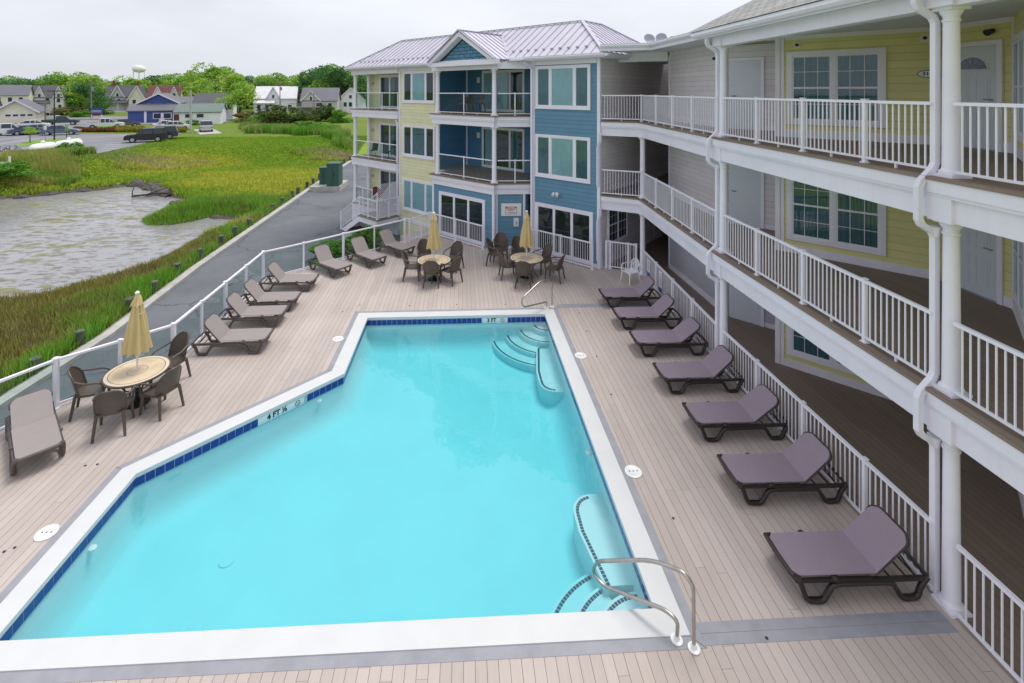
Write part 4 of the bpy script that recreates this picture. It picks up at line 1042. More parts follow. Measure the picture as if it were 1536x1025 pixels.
# downspouts
for y in (6.56,12.40):
    x=6.615
    spout([(6.33,y,8.44),(6.33,y,8.22),(x,y,8.04),(x,y,W3+.12),(6.35,y-.02,W3-.12),(6.35,y-.02,W3-.66),(x-.01,y,W3-.82),(x-.01,y,W2+.12),(6.35,y-.02,W2-.12),(6.35,y-.02,W2-.66),(x-.01,y,W2-.82),(x-.01,y,.03)],wg,wi,.078)
    for z in (W2,W3): 
        mb=MB(); mb.lathe([(.06,0),(.08,.12),(.085,.14)],(x-.01,y,z-.86),12); mb.build('rain_collector','trim',wg,wi)
for z in (W3,W2): spout([B(-.10,.17)[:2]+(z-.5,),B(-.10,.12)[:2]+(z-.75,),B(.04,.10)[:2]+(z-1.05,),B(.04,.10)[:2]+(z-2.6,)],wg,wi,.075)
d=MB(); d.box(8.20,8.25,15.9,16.0,.95,1.10); d.build('switch_box','silver',wg,wi)
# dish antennas on the link roof
for i,(u,v,dd,az,lab) in enumerate(((973.5,61,20.0,.5,'grey satellite dish on the flat roof, the left of two'),(992,57,20.4,.2,'grey satellite dish on the flat roof, the right of two'))):
    a=(u-727)/735.0; x=(a*cY+sY)*dd; y=(-a*sY+cY)*dd
    t=thing('satellite_dish',lab,'antenna',(x,y,8.80),az,'satellite dishes on the roof'); iv=None
    dz_=.34+i*.08; mb=MB(); 
    prof=[(.225*k/8,.075*(k/8)**2) for k in range(9)]+[(.225*k/8,.075*(k/8)**2-.012) for k in range(8,-1,-1)]
    mb.lathe(prof,(0,0,0),24); o=mb.build('dish','silver',t); o.location=(0,0,dz_); o.rotation_euler=(math.radians(62),0,math.radians(-28-10*i))
    mb=MB(); mb.tube([(0,.06,0),(0,.06,dz_)],.025,8); mb.build('mast','silver',t)
    mb=MB(); mb.tube([(0,0,dz_-.2),(.22,-.38,dz_+.02)],.012,6); mb.box(.19,.25,-.42,-.34,dz_-.02,dz_+.06); mb.build('feed_arm','silver',t)
# ================================================================ deck furniture
def rounded(path,r=.05,k=4):
    P=[Vector(p) for p in path]; o=[tuple(P[0])]
    for i in range(1,len(P)-1):
        a=P[i-1]-P[i]; b=P[i+1]-P[i]; rr=min(r,a.length*.45,b.length*.45); A=P[i]+a.normalized()*rr; C=P[i]+b.normalized()*rr
        for j in range(k+1):
            q=j/k; o.append(tuple(A*(1-q)**2+P[i]*2*q*(1-q)+C*q*q))
    o.append(tuple(P[-1])); return o
def make_lounger(fm,sm,label,ang=42):
    t=thing('sun_lounger',label,'sun lounger')
    # long side rails with bent legs; foot end at +x
    HS=.345
    for sg in (-1,1):
        y=sg*.34
        path=[(.93,y*.9,HS),(.86,y,HS-.03),(.76,y*1.02,.045),(.53,y*1.02,.035),(.40,y,.235),(.30,y,.255),(-.36,y,.255),(-.46,y,.235),(-.58,y*1.02,.035),(-.80,y*1.02,.04),(-.86,y,.20),(-.95,y,.31)]
        mb=MB(); mb.tube(rounded(path,.06),.041,10,flat=.85); mb.build('side_rail',fm,t)
        mb=MB(); mb.box(.92,-.15,y-.02,y+.02,HS-.055,HS-.015); mb.box(-.15,-.93,y-.024,y+.024,HS-.075,HS-.03); 
        mb.build('bed_rail',fm,t)
    mb=MB(); mb.tube(rounded([(.84,-.335,HS-.02),(.93,-.30,HS),(.945,0,HS+.002),(.93,.30,HS),(.84,.335,HS-.02)],.06),.034,10); mb.build('foot_bar',fm,t)
    mb=MB(); mb.tube([(-.95,-.33,.31),(-.97,0,.315),(-.95,.33,.31)],.028,8); mb.tube([(-.68,-.33,.28),(-.68,.33,.28)],.014,6); mb.tube([(-.45,-.33,.28),(-.45,.33,.28)],.014,6)
    mb.build('cross_bar',fm,t)
    # sling seat
    hx=-.26; mb=MB(); k=14; rows=[]
    for i in range(k+1):
        x=.93+(hx-.93)*i/k; w=.325
        if x>.84: w=.325-(x-.84)*1.05
        w0=w; row=[]
        for j in range(9):
            yy=-w0+2*w0*j/8; row.append((x,yy,HS+.022-.022*(1-(yy/w0)**2)*(1-((x-.35)/.7)**2 if abs(x-.35)<.7 else 0)))
        rows.append(row)
    def grid(rows,th):
        v=[p for r in rows for p in r]; n=len(rows[0]); m_=len(rows); f=[]
        vb=[(p[0],p[1],p[2]-th) for p in v]; off=len(v)
        for i in range(m_-1):
            for j in range(n-1):
                a=i*n+j; f.append((a,a+1,a+n+1,a+n)); f.append((off+a+n,off+a+n+1,off+a+1,off+a))
        for i in range(m_-1):
            f.append((i*n,(i+1)*n,off+(i+1)*n,off+i*n)); f.append((i*n+n-1,off+i*n+n-1,off+(i+1)*n+n-1,(i+1)*n+n-1))
        for j in range(n-1):
            f.append((j,off+j,off+j+1,j+1)); a=(m_-1)*n+j; f.append((a,a+1,off+a+1,off+a))
        return v+vb,f
    v,f=grid(rows,.010); mb.add(v,f); mb.sm=True; mb.build('seat',sm,t)
    # backrest
    ca,sa=math.cos(math.radians(ang)),math.sin(math.radians(ang)); LB=.66; rows=[]
    for i in range(11):
        q=LB*i/10; w=.315
        if q>LB-.09: w=.315-(q-(LB-.09))*1.0
        rows.append([(hx-q*ca-.018*math.sin(PI*q/LB)*(1-(j/4-1)**2)*sa*-1,-w+2*w*j/8,HS+.02+q*sa-.02*math.sin(PI*min(q,LB)/LB)*(1-(j/4-1)**2)) for j in range(9)])
    v,f=grid(rows,.010); mb=MB(); mb.add(v,f); mb.sm=True; br=mb.build('backrest',sm,t)
    X=lambda q:hx-q*ca
    Z=lambda q:HS-.006+q*sa
    mb=MB(); mb.tube(rounded([(X(LB-.16),-.318,Z(LB-.16)-.015),(X(LB-.07),-.318,Z(LB-.07)),(X(LB+.015),-.22,Z(LB+.015)),(X(LB+.015),.22,Z(LB+.015)),(X(LB-.07),.318,Z(LB-.07)),(X(LB-.16),.318,Z(LB-.16)-.015)],.05),.023,8); mb.tube([(X(0),-.30,Z(0)-.02),(X(LB-.1),-.30,Z(LB-.1)-.02)],.018,6); mb.tube([(X(0),.30,Z(0)-.02),(X(LB-.1),.30,Z(LB-.1)-.02)],.018,6); mb.build('back_frame',fm,br)
    mb=MB()
    for sg in (-1,1): mb.tube([(X(.45),sg*.24,Z(.45)-.03),(-.80,sg*.26,.30)],.012,6)
    mb.tube([(-.80,-.3,.30),(-.80,.3,.30)],.012,6); mb.build('prop_bar',fm,t)
    mb=MB()
    for sg in (-1,1): mb.lathe([(.055,0),(.05,.03),(0,.04)],(.36,sg*.338,HS-.03),12)
    mb.build('rail_cap',fm,t)
    return t
lr_=make_lounger('lounge_frame','sling','x',42); lr2_=make_lounger('lounge_frame','sling','x',37)
ll_=make_lounger('lounge_frame_l','sling_l','x',50)
lb_=make_lounger('lounge_frame_l','sling_l','x',30)
# dining chair
def make_chair():
    t=thing('patio_chair','x','chair')
    mb=MB()      # facing +x
    rows=[]
    for i in range(7):
        x=.24-.46*i/6; w=.25-.03*i/6
        rows.append([(x,-w+2*w*j/6,.43-.012*math.sin(PI*i/6)-(.012 if i==0 else 0)) for j in range(7)])
    v=[p for r in rows for p in r]; n=7; vb=[(a,b,c-.035) for a,b,c in v]; off=len(v); f=[]
    for i in range(6):
        for j in range(6): a=i*n+j; f+= [(a,a+1,a+n+1,a+n),(off+a+n,off+a+n+1,off+a+1,off+a)]
    for i in range(6): f+=[(i*n,(i+1)*n,off+(i+1)*n,off+i*n),(i*n+6,off+i*n+6,off+(i+1)*n+6,(i+1)*n+6)]
    for j in range(6): f+=[(j,off+j,off+j+1,j+1),(6*n+j,6*n+j+1,off+6*n+j+1,off+6*n+j)]
    mb.add(v+vb,f); mb.build('seat','chair_resin',t)
    # round-topped curved back
    mb=MB(); N=11;K=10; v=[]
    def bk(s,q):     # s -1..1 across, q 0..1 up
        w=.235*(1 if q<.45 else math.sqrt(max(0,1-((q-.45)/.58)**2)))
        y=s*w; return (-.22-.12*q+.10*(s*w/.235)**2*(1) ,y,.42+.46*q)
    for i in range(K+1):
        for j in range(N+1): v.append(bk(-1+2*j/N,i/K))
    vb=[(a-.014,b,c) for a,b,c in v]; off=len(v); f=[]; n=N+1
    for i in range(K):
        for j in range(N): a=i*n+j; f+=[(a,a+1,a+n+1,a+n),(off+a+n,off+a+n+1,off+a+1,off+a)]
    for i in range(K): f+=[(i*n,(i+1)*n,off+(i+1)*n,off+i*n),(i*n+N,off+i*n+N,off+(i+1)*n+N,(i+1)*n+N)]
    mb.add(v+vb,f); mb.sm=True; bo=mb.build('backrest','chair_resin',t)
    rim=[bk(-1,q/10) for q in range(0,11)]+[bk(-1+2*j/8,1.0) for j in range(1,8)]+[bk(1,q/10) for q in range(10,-1,-1)]
    mb=MB(); mb.tube([(a-.007,b,c) for a,b,c in rim],.018,7); mb.build('back_rim','chair_resin',bo)
    for sg in (-1,1):
        mb=MB(); mb.tube(rounded([(-.20,sg*.235,.70),(-.05,sg*.285,.655),(.14,sg*.29,.64),(.23,sg*.275,.60),(.24,sg*.245,.42)],.05),.019,8); mb.build('armrest','chair_resin',t)
        mb=MB(); mb.tube([(.21,sg*.225,.42),(.25,sg*.25,.0)],[.030,.023],8); mb.build('leg','chair_resin',t)
        mb=MB(); mb.tube([(-.20,sg*.20,.42),(-.27,sg*.24,.0)],[.030,.023],8); mb.build('leg','chair_resin',t)
    return t
ch0=make_chair()
# mosaic table top
m,t=new('mosaic_top'); p=coords(t,'Object')
sx=nn(t,'ShaderNodeSeparateXYZ'); t.links.new(p,sx.inputs[0])
rad=math_(t,'SQRT',math_(t,'ADD',math_(t,'MULTIPLY',sx.outputs[0],sx.outputs[0]),math_(t,'MULTIPLY',sx.outputs[1],sx.outputs[1])))
ang=math_(t,'ARCTAN2',sx.outputs[1],sx.outputs[0]); wed=math_(t,'FLOOR',math_(t,'MULTIPLY',ang,12/(2*PI)))
wn=nn(t,'ShaderNodeTexWhiteNoise',noise_dimensions='1D'); t.links.new(wed,wn.inputs['W'])
c=ramp2(t,wn.outputs[0],(.66,.52,.33),(.56,.40,.24)); c=ramp2(t,mapr(t,noise(t,p,6,4),.35,.7,0,.6),c,(.74,.63,.45))
def ringm(a,b): return math_(t,'MULTIPLY',math_(t,'GREATER_THAN',rad,a),math_(t,'LESS_THAN',rad,b))
c=ramp2(t,ringm(.525,.545),c,(.24,.19,.15)); c=ramp2(t,ringm(.19,.205),c,(.24,.19,.15)); c=ramp2(t,ringm(.545,.60),c,(.70,.60,.45))
out(t,bsdf(t,c,.35,0,.5,bump(t,noise(t,p,30,2),.15,.003))); M['mosaic']=m
def make_table():
    t=thing('patio_table','x','table')
    mb=MB(); mb.lathe([(.06,.695),(.61,.695),(.615,.722),(.59,.724),(.03,.724)],(0,0,0),56); mb.build('tabletop','mosaic',t)
    mb=MB(); mb.lathe([(.605,.675),(.64,.685),(.648,.71),(.638,.727),(.617,.728),(.617,.69)],(0,0,0),56); mb.build('rim','chair_resin',t)
    for k in range(4):
        a=PI/4+k*PI/2; c,s=math.cos(a),math.sin(a)
        mb=MB(); mb.tube(rounded([(.50*c,.50*s,.69),(.36*c,.36*s,.55),(.22*c,.22*s,.38),(.30*c,.30*s,.16),(.44*c,.44*s,.012)],.12),.02,8); mb.build('leg','chair_resin',t)
    mb=MB(); mb.tube([(.235*math.cos(i*PI/8),.235*math.sin(i*PI/8),.38) for i in range(16)],.012,6,closed=True); mb.build('leg_ring','chair_resin',t)
    return t
def make_umbrella():
    t=thing('patio_umbrella','x','umbrella')
    mb=MB(); mb.lathe([(.25,0),(.25,.035),(.20,.07),(.06,.10),(.045,.11),(.04,.34),(.0,.345)],(0,0,0),28); mb.build('base','dark',t)
    mb=MB(); mb.tube([(0,0,.30),(0,0,2.50)],.019,10); mb.build('pole','white_gloss',t)
    # furled canopy: eight deep folds
    def furl(r0,r1,z0,z1,amp,ph,nz=14,top=0):
        amp*=.75
        N=64; v=[]; f=[]
        for i in range(nz+1):
            q=i/nz; z=z1+(z0-z1)*q; r=r0+(r1-r0)*(q**.85)
            for j in range(N):
                a=2*PI*j/N; w=math.cos(8*a+ph+.5*math.sin(2.2*q+a))
                rr=r*(1+amp*w)+.010*math.sin(3*a+6*q)
                zz=z-(.018*w*(1 if i==nz else 0))
                v.append((rr*math.cos(a),rr*math.sin(a),zz))
        for i in range(nz):
            for j in range(N): f.append((i*N+j,(i+1)*N+j,(i+1)*N+(j+1)%N,i*N+(j+1)%N))
        return v,f
    mb=MB(); v,f=furl(.055,.25,1.18,2.34,.26,.3); mb.add(v,f); v,f=furl(.045,.235,1.185,2.33,.26,.3); mb.add(v,[q[::-1] for q in f]); mb.sm=True; cn=mb.build('canopy','canvas',t)
    mb=MB(); v,f=furl(.03,.115,2.20,2.46,.16,1.0,6); mb.add(v,f); v,f=furl(.028,.105,2.205,2.455,.16,1.0,6); mb.add(v,[q[::-1] for q in f]); mb.sm=True; mb.build('vent_flap','canvas',cn)
    mb=MB(); mb.tube([(.12*math.cos(a),.12*math.sin(a),2.02) for a in [i*PI/10 for i in range(20)]],.012,6,closed=True); mb.build('tie_strap','canvas',cn)
    mb=MB(); mb.lathe([(.0,.0),(.045,.0),(.05,.02),(.03,.05),(0,.06)],(0,0,2.46),14); mb.build('finial','white_gloss',t)
    mb=MB(); mb.tube([(0,0,1.05),(.09,0,1.05),(.13,0,1.09)],.012,6); mb.lathe([(.03,0),(.03,.10),(0,.10)],(0,0,.99),10); mb.build('crank','white_gloss',t)
    return t
tb0=make_table(); um0=make_umbrella()
def make_white_chair():
    t=thing('plastic_chair','white plastic chair with a slotted round back beside the walkway railing','chair',(6.18,17.72,0),math.radians(200))
    mb=MB(); mb.prism([(.22,-.22),(.22,.22),(-.2,.20),(-.2,-.20)],.40,.43); mb.build('seat','plastic_white',t)
    mb=MB()
    for k in range(-3,4):
        y=k*.052; h=.44*math.sqrt(1-(y/.24)**2)*.62+.12
        mb.bar((-.20+.06*(y/.2)**2,y,.42),(-.30+.08*(y/.2)**2,y*1.05,.42+h),.022,.010,(1,0,0))
    mb.build('back_slats','plastic_white',t)
    mb=MB(); pts=[(-.20+.04,s*.20,.42) for s in (-1,)]+[(-.24,-.23,.58)]+[(-.29+.07*abs(math.cos(a)),-.23*math.cos(a),.62+.22*math.sin(a)) for a in [i*PI/12 for i in range(1,12)]]+[(-.24,.23,.58),(-.16,.20,.42)]
    mb.tube(pts,.018,7); mb.build('back_frame','plastic_white',t)
    for sg in (-1,1):
        mb=MB(); mb.tube(rounded([(-.25,sg*.23,.66),(0,sg*.27,.65),(.18,sg*.27,.64),(.22,sg*.24,.41)],.06),.02,8,flat=.6); mb.build('armrest','plastic_white',t)
        for x0,x1 in ((.20,.25),(-.18,-.27)):
            mb=MB(); mb.tube([(x0,sg*.21,.41),(x1,sg*.25,0)],[.028,.018],8); mb.build('leg','plastic_white',t)
    return t
make_white_chair()
remember(None)
G1='sun loungers round the pool'
used=set()
def put(proto,x,y,rz,label,group,z=0,scale=None):
    if proto.name.startswith('patio_chair'): scale=1.14
    if proto.name not in used:
        used.add(proto.name); o=proto; o.location=(x,y,z); o.rotation_euler=(0,0,rz); o['label']=label
        if scale: o.scale=(scale,)*3
    else: o=clone(proto,(x,y,z),rz,label,scale=scale)
    o['group']=group; return o
RL=[(6.80,'nearest to the camera in the right row'),(8.39,'second nearest in the right row'),(9.90,'third nearest in the right row'),(11.45,'fourth nearest in the right row, across from the round lid'),(13.05,'third from the far end of the right row'),(14.52,'second from the far end of the right row'),(15.98,'farthest in the right row, beside the white chair')]
for i,(y,w) in enumerate(RL):
    put(lr2_ if i in (2,4) else lr_,5.50+(0,.11,.15,.14,.10,.07,.05)[i]+random.uniform(-.02,.02),y+.05,PI+random.uniform(-.02,.02),'mauve sun lounger, '+w,G1)
for (x,y,a,w) in ((-6.22,13.72,.02,'front one of four along the glass fence'),(-6.32,15.19,.03,'second of the four in line beside the glass fence'),(-6.27,16.25,.0,'third of the four in line beside the glass fence'),(-6.15,17.83,-.03,'fourth and farthest along the glass fence, at its corner')):
    put(ll_,x,y,a,'taupe sun lounger, '+w,G1)
for (x,y,a,w) in ((-5.15,19.42,-.72,'turned askew by the far fence, nearest of three before the shrubs'),(-3.95,20.42,-.78,'turned askew by the far fence, middle of three before the shrubs'),(-2.95,21.55,-.72,'turned askew at the far end of the glass fence')):
    put(ll_,x,y,a,'taupe sun lounger, '+w,G1)
put(lb_,-8.45,10.10,-.80,'taupe sun lounger at the left picture edge, foot towards the pool',G1)
tabs=[(at(206,556,.72),'near left table by the glass fence'),(at(651,390,.72),'far left table before the blue bay'),(at(790,387,.72),'far right table below the warning sign')]
for (x,y),w in tabs:
    put(tb0,x,y,random.uniform(0,1),'round stone topped patio table, '+w,'round patio tables')
    put(um0,x,y,random.uniform(0,3),'closed tan umbrella standing through the '+w,'closed tan umbrellas')
def around(tab,lst,nm):
    (x,y),_=tab
    for (u,v,desc,da) in lst:
        cx,cy=at(u,v,.43); a=math.atan2(y-cy,x-cx)+da
        put(ch0,cx,cy,a,'brown resin armchair at the %s table, %s'%(nm,desc),'brown chairs round the patio tables')
around(tabs[0],[(137,586,'on its left side against the fence',.15),(170,614,'back to the camera',.25),(243,586,'on its right side',.0),(256,545,'on its far side behind the umbrella',-.1)],'near left')
around(tabs[1],[(618,401,'on its left side',.1),(648,410,'back to the camera',0),(677,406,'on its right side nearest the camera',-.25),(681,388,'on its far right side',.1),(638,385,'on its far left side',0)],'far left')
around(tabs[2],[(762,399,'on its left side',.1),(786,411,'back to the camera',0),(779,380,'on the far side behind the umbrella',.1),(814,391,'on its far right side',-.2),(832,403,'set a little away to its right',-.15)],'far right')
x,y=at(743,381,.43); put(ch0,x,y,math.radians(-20),'brown resin armchair beside the blue wall, the left of a pair','brown chairs round the patio tables')
x,y=at(751,374,.43); put(ch0,x,y,math.radians(-95),'brown resin armchair beside the blue wall, the right of a pair','brown chairs round the patio tables')
# chairs up on the balconies
for (s,n,z,a,w) in ((8.3,-.9,F3,2.6,'on the top balcony of the blue bay, left one'),(7.2,-.6,F3,3.6,'on the top balcony of the blue bay, right one')):
    p=B(s,n); put(ch0,p[0],p[1],a,'dark armchair '+w,'chairs on the balconies',z=z)
p=B(15.6,-.5); o=put(ch0,p[0],p[1],math.radians(-60),'dark wicker armchair with red cushion on the ground floor porch','chairs on the balconies',z=.03)
mb=MB(); mb.box(-.2,.2,-.2,.2,.435,.50); c=mb.build('cushion','cushion',o); mb=MB(); mb.box(-.24,-.18,-.18,.18,.50,.82); mb.build('cushion','cushion',o)
p=B(13.6,-.4); o=put(ch0,p[0],p[1],math.radians(-100),'dark wicker armchair behind the white lattice on the ground floor porch','chairs on the balconies',z=.03)
# pot of yellow flowers and small table on the middle left balcony
p=B(13.25,-.35); t=thing('flower_pot','pot of yellow flowers on the middle left balcony','plant pot',(p[0],p[1],F2))
mb=MB(); mb.lathe([(.10,0),(.16,.24),(.17,.26),(.14,.26),(.13,.22)],(0,0,0),16); mb.build('pot','chair_resin',t)
V=[];Fq=[];C=[]
for i in range(260):
    a=random.uniform(0,2*PI);r=.24*math.sqrt(random.random());z=.30+random.uniform(0,.16)*(1-r/.3); s_=.035
    c_=Vector((r*math.cos(a),r*math.sin(a),z)); n1=Vector((random.gauss(0,1),random.gauss(0,1),random.gauss(0,1))).normalized(); n2=n1.orthogonal().normalized()
    b0=len(V); V+= [c_+n1*s_,c_+n2*s_,c_-n1*s_,c_-n2*s_]; Fq.append((b0,b0+1,b0+2,b0+3)); C.append((.7,.45,.05) if random.random()<.5 else (.1,.2,.03))
me=tintmesh('blossom',np.array(V),np.array(Fq),np.array(C),'leaf'); o=bpy.data.objects.new('blossom',me); COL.objects.link(o); o.parent=t
p=B(14.3,-.45); t=thing('side_table','small dark round side table on the middle left balcony','table',(p[0],p[1],F2))
mb=MB(); mb.lathe([(.25,.48),(.25,.50),(0,.505)],(0,0,0),16); mb.build('tabletop','dark',t)
for k in range(3):
    a=k*2.1; mb=MB(); mb.tube([(.05*math.cos(a),.05*math.sin(a),.48),(.2*math.cos(a),.2*math.sin(a),0)],.012,6); mb.build('leg','dark',t)
p=B(15.9,-.35); t=thing('folding_chair','green mesh folding chair on the middle left balcony','chair',(p[0],p[1],F2),2.4)
mb=MB(); mb.box(-.22,.22,-.22,.22,.42,.44); mb.build('seat','terminal_green',t); mb=MB(); mb.bar((-.22,0,.44),(-.34,0,.95),.44,.015,(1,0,0)); mb.build('backrest','terminal_green',t)
for sx_ in (-1,1):
    mb=MB(); mb.tube([(sx_*.2,-.22,.42),(sx_*-.2,-.24,0)],.012,6); mb.tube([(sx_*.2,.22,.42),(sx_*-.2,.24,0)],.012,6); mb.build('leg','terminal_green',t)
# ================================================================ land and water
def sstep(a,b,x):
    t=np.clip((x-a)/(b-a),0,1); return t*t*(3-2*t)
_rt=np.random.RandomState(3).rand(256,256)
def vn(x,y,sc):
    x=np.asarray(x)/sc+1000.3; y=np.asarray(y)/sc+1000.7
    xi=np.floor(x).astype(int); yi=np.floor(y).astype(int); fx=x-xi; fy=y-yi; fx=fx*fx*(3-2*fx); fy=fy*fy*(3-2*fy)
    g=lambda a,b:_rt[a%256,b%256]
    return (g(xi,yi)*(1-fx)+g(xi+1,yi)*fx)*(1-fy)+(g(xi,yi+1)*(1-fx)+g(xi+1,yi+1)*fx)*fy
def fbm(x,y,sc): return .5*vn(x,y,sc)+.3*vn(x,y,sc/2.1)+.2*vn(x,y,sc/4.3)
WZ=-1.78
pondpx=[(0,452),(60,447),(100,438),(150,424),(200,408),(240,392),(275,374),(310,356),(335,345),(362,334),(372,330),(345,327),(315,326),(290,331),(255,337),(232,337),(221,331),(238,322),(268,314),(262,302),(240,292),(205,279),(175,282),(140,287),(100,290),(60,294),(20,299),(0,301)]
POND=np.array([at(u,v,WZ) for u,v in pondpx]+[(-75,44),(-75,20),(-40,12),(-24,15)])
def inpoly(x,y,P):
    r=np.zeros(x.shape,bool); n=len(P)
    for i in range(n):
        x0,y0=P[i];x1,y1=P[(i+1)%n]
        c=((y0>y)!=(y1>y))&(x<(x1-x0)*(y-y0)/((y1-y0) or 1e-9)+x0); r^=c
    return r
def pdist(x,y,P):
    d=np.full(x.shape,1e9); n=len(P)
    for i in range(n):
        ax,ay=P[i];bx_,by_=P[(i+1)%n]; ex,ey=bx_-ax,by_-ay
        t=np.clip(((x-ax)*ex+(y-ay)*ey)/(ex*ex+ey*ey+1e-9),0,1); d=np.minimum(d,np.hypot(x-ax-t*ex,y-ay-t*ey))
    return d
def pond_sd(x,y):
    d=pdist(x,y,POND); return np.where(inpoly(x,y,POND),-d,d)+ (vn(x,y,1.3)-.5)*.5
KERB=[(-11.0,-10),(-11.9,8)]+[at(u,v,-1.12) for u,v in ((0,604),(160,503),(295,400),(463,284),(525,242))]
KERB[-1]=(-13.0,58.0)
def kx(y): 
    ys=[p[1] for p in KERB]; xs=[p[0] for p in KERB]; return np.interp(y,ys,xs)
LOT=np.array([at(u,v,.3) for u,v in [(-130,262),(14,244),(66,237),(100,233),(148,230.5),(190,222),(245,208),(277,199.5),(340,184),(60,181),(-130,186)]])
def terr(x,y):
    rise=np.maximum(sstep(0,1,(y-(52+(x+40)*.28))/12.0),1-sstep(.6,7.5,np.where(inpoly(x,y,LOT),0,pdist(x,y,LOT))))
    z=-1.45+.18*(fbm(x,y,5)-.5)+rise*(1.72-.1*(fbm(x,y,5)-.5))
    z=np.where(y>75,.27+.0*x,z)
    sd=pond_sd(x,y); near=(x<kx(y)-.3)
    pk=1-sstep(-1.2,1.5,sd); z=np.where(near,z*(1-pk)+np.minimum(z,-2.35)*pk,z)
    # the drive and everything right of the kerb
    drv=(x>=kx(y)-.3)
    zz=-1.28+sstep(60,80,y)*1.55
    z=np.where(drv&(y<80),zz,z)
    deep=(x>-6.9)&(x<4.2)&(y>5.2)&(y<16.6); z=np.where(deep,-3.2,z)
    far=np.hypot(x,y)>700; z=np.where(far,.27,z)
    z=np.where((x<-84)&(y<34),-3.0,z)
    return z
xs=np.concatenate([[-4000,-2000,-1000,-500,-320],np.arange(-220,-80,6),np.arange(-80,-9,.6),np.arange(-9,6,1.0),np.arange(6,100,8),[120,200,400,900,2000,4000]])
ys=np.concatenate([[-300,-60,-20],np.arange(-8,70,.6),np.arange(70,260,8),[300,400,600,900,1500,2500,5000]])
X,Y=np.meshgrid(xs,ys); Z=terr(X,Y)
V=np.stack([X.ravel(),Y.ravel(),Z.ravel()],1); nx=len(xs); ny=len(ys)
I=(np.arange(ny-1)[:,None]*nx+np.arange(nx-1)[None,:]).ravel(); Fq=np.stack([I,I+1,I+nx+1,I+nx],1)
me=bpy.data.meshes.new('ground'); me.vertices.add(len(V)); me.vertices.foreach_set('co',V.astype(np.float32).ravel()); me.loops.add(Fq.size); me.loops.foreach_set('vertex_index',Fq.astype(np.int32).ravel()); me.polygons.add(len(Fq)); me.polygons.foreach_set('loop_start',np.arange(0,Fq.size,4,dtype=np.int32)); me.update(calc_edges=True)
me.polygons.foreach_set('use_smooth',[True]*len(Fq))
m,t=new('marsh_ground'); p=wpos(t); sx=nn(t,'ShaderNodeSeparateXYZ'); t.links.new(p,sx.inputs[0])
st=nn(t,'ShaderNodeMapping'); st.inputs['Scale'].default_value=(.6,1.0,1); t.links.new(p,st.inputs[0])
n1=noise(t,st.outputs[0],.10,5,.6); n2=noise(t,p,1.2,4,.7); n3=noise(t,st.outputs[0],.16,3,.5)
c=ramp2(t,mapr(t,n1,.40,.60),(.22,.34,.035),(.40,.42,.05)); c=ramp2(t,mapr(t,n3,.54,.68,0,.75),c,(.36,.29,.18)); c=ramp2(t,mapr(t,n2,.35,.7,0,.5),c,(.12,.20,.025))
lawn=ramp2(t,mapr(t,n2,.3,.7),(.10,.18,.025),(.17,.24,.04)); lawn=ramp2(t,mapr(t,n1,.45,.65,0,.6),lawn,(.21,.23,.06)); far_=mapr(t,sx.outputs[2],-.6,.1); c=ramp2(t,far_,c,lawn)
mud=ramp2(t,mapr(t,n2,.3,.7),(.085,.075,.065),(.15,.13,.12)); c=ramp2(t,mapr(t,sx.outputs[2],-1.62,-1.52,1,0),c,mud)
out(t,bsdf(t,c,.95,0,.1,bump(t,n2,.5,.08))); me.materials.append(m)
o=bpy.data.objects.new('ground',me); COL.objects.link(o); struct(o)
m,t=new('pond_water'); p=wpos(t); st=nn(t,'ShaderNodeMapping'); st.inputs['Scale'].default_value=(.8,1.7,1); st.inputs['Rotation'].default_value=(0,0,.15); t.links.new(p,st.inputs[0])
n1=noise(t,st.outputs[0],.9,4,.6); n2=noise(t,st.outputs[0],2.0,4,.6); n3=noise(t,st.outputs[0],.15,4,.6)
c=ramp2(t,mapr(t,n2,.50,.62),(.285,.278,.295),(.16,.152,.13)); alg=math_(t,'MULTIPLY',mapr(t,n3,.44,.56),mapr(t,n1,.52,.57)); c=ramp2(t,alg,c,(.20,.20,.07))
c=ramp2(t,mapr(t,n1,.60,.66,0,.7),c,(.13,.12,.095))
r_=math_(t,'ADD',mapr(t,n2,.45,.6,.10,.45),math_(t,'MULTIPLY',alg,.4))
out(t,bsdf(t,c,r_,0,.6,bump(t,n2,.35,.05))); M['pond']=m
mb=MB(); mb.face([(-2500,-900,WZ),(-11,-900,WZ),(-11,56,WZ),(-90,56,WZ),(-2500,90,WZ)]); struct(mb.build('pond_water','pond'))
# eroded banks of dark mud
def bank(px,r,seed):
    P=[at(u,v,WZ) for u,v in px]; pts=[]
    for i in range(len(P)-1):
        k=max(1,int(dist(P[i],P[i+1])/.45))
        for j in range(k): q=lerp(P[i],P[i+1],j/k); pts.append(q)
    rr=random.Random(seed); mb=MB(); N=9; v=[]; f=[]
    for i,(x,y) in enumerate(pts):
        a=pts[min(i+1,len(pts)-1)]; b=pts[max(i-1,0)]; d=Vector((a[0]-b[0],a[1]-b[1])).normalized(); n=Vector((-d.y,d.x)); R_=r*rr.uniform(.55,1.3)
        for j in range(N):
            t_=PI*j/(N-1); w=R_*rr.uniform(.8,1.2); v.append((x+n.x*math.cos(t_)*w*1.3,y+n.y*math.cos(t_)*w*1.3,WZ-.05+math.sin(t_)*w*.75))
    for i in range(len(pts)-1):
        for j in range(N-1): a=i*N+j; f.append((a,a+N,a+N+1,a+1))
    mb.add(v,f); struct(mb.build('mud_bank','mud'))
M['mud']=plain('dark_mud',(.10,.085,.08),.75,var=.3,vs=3,bmp=.8,bs=6)
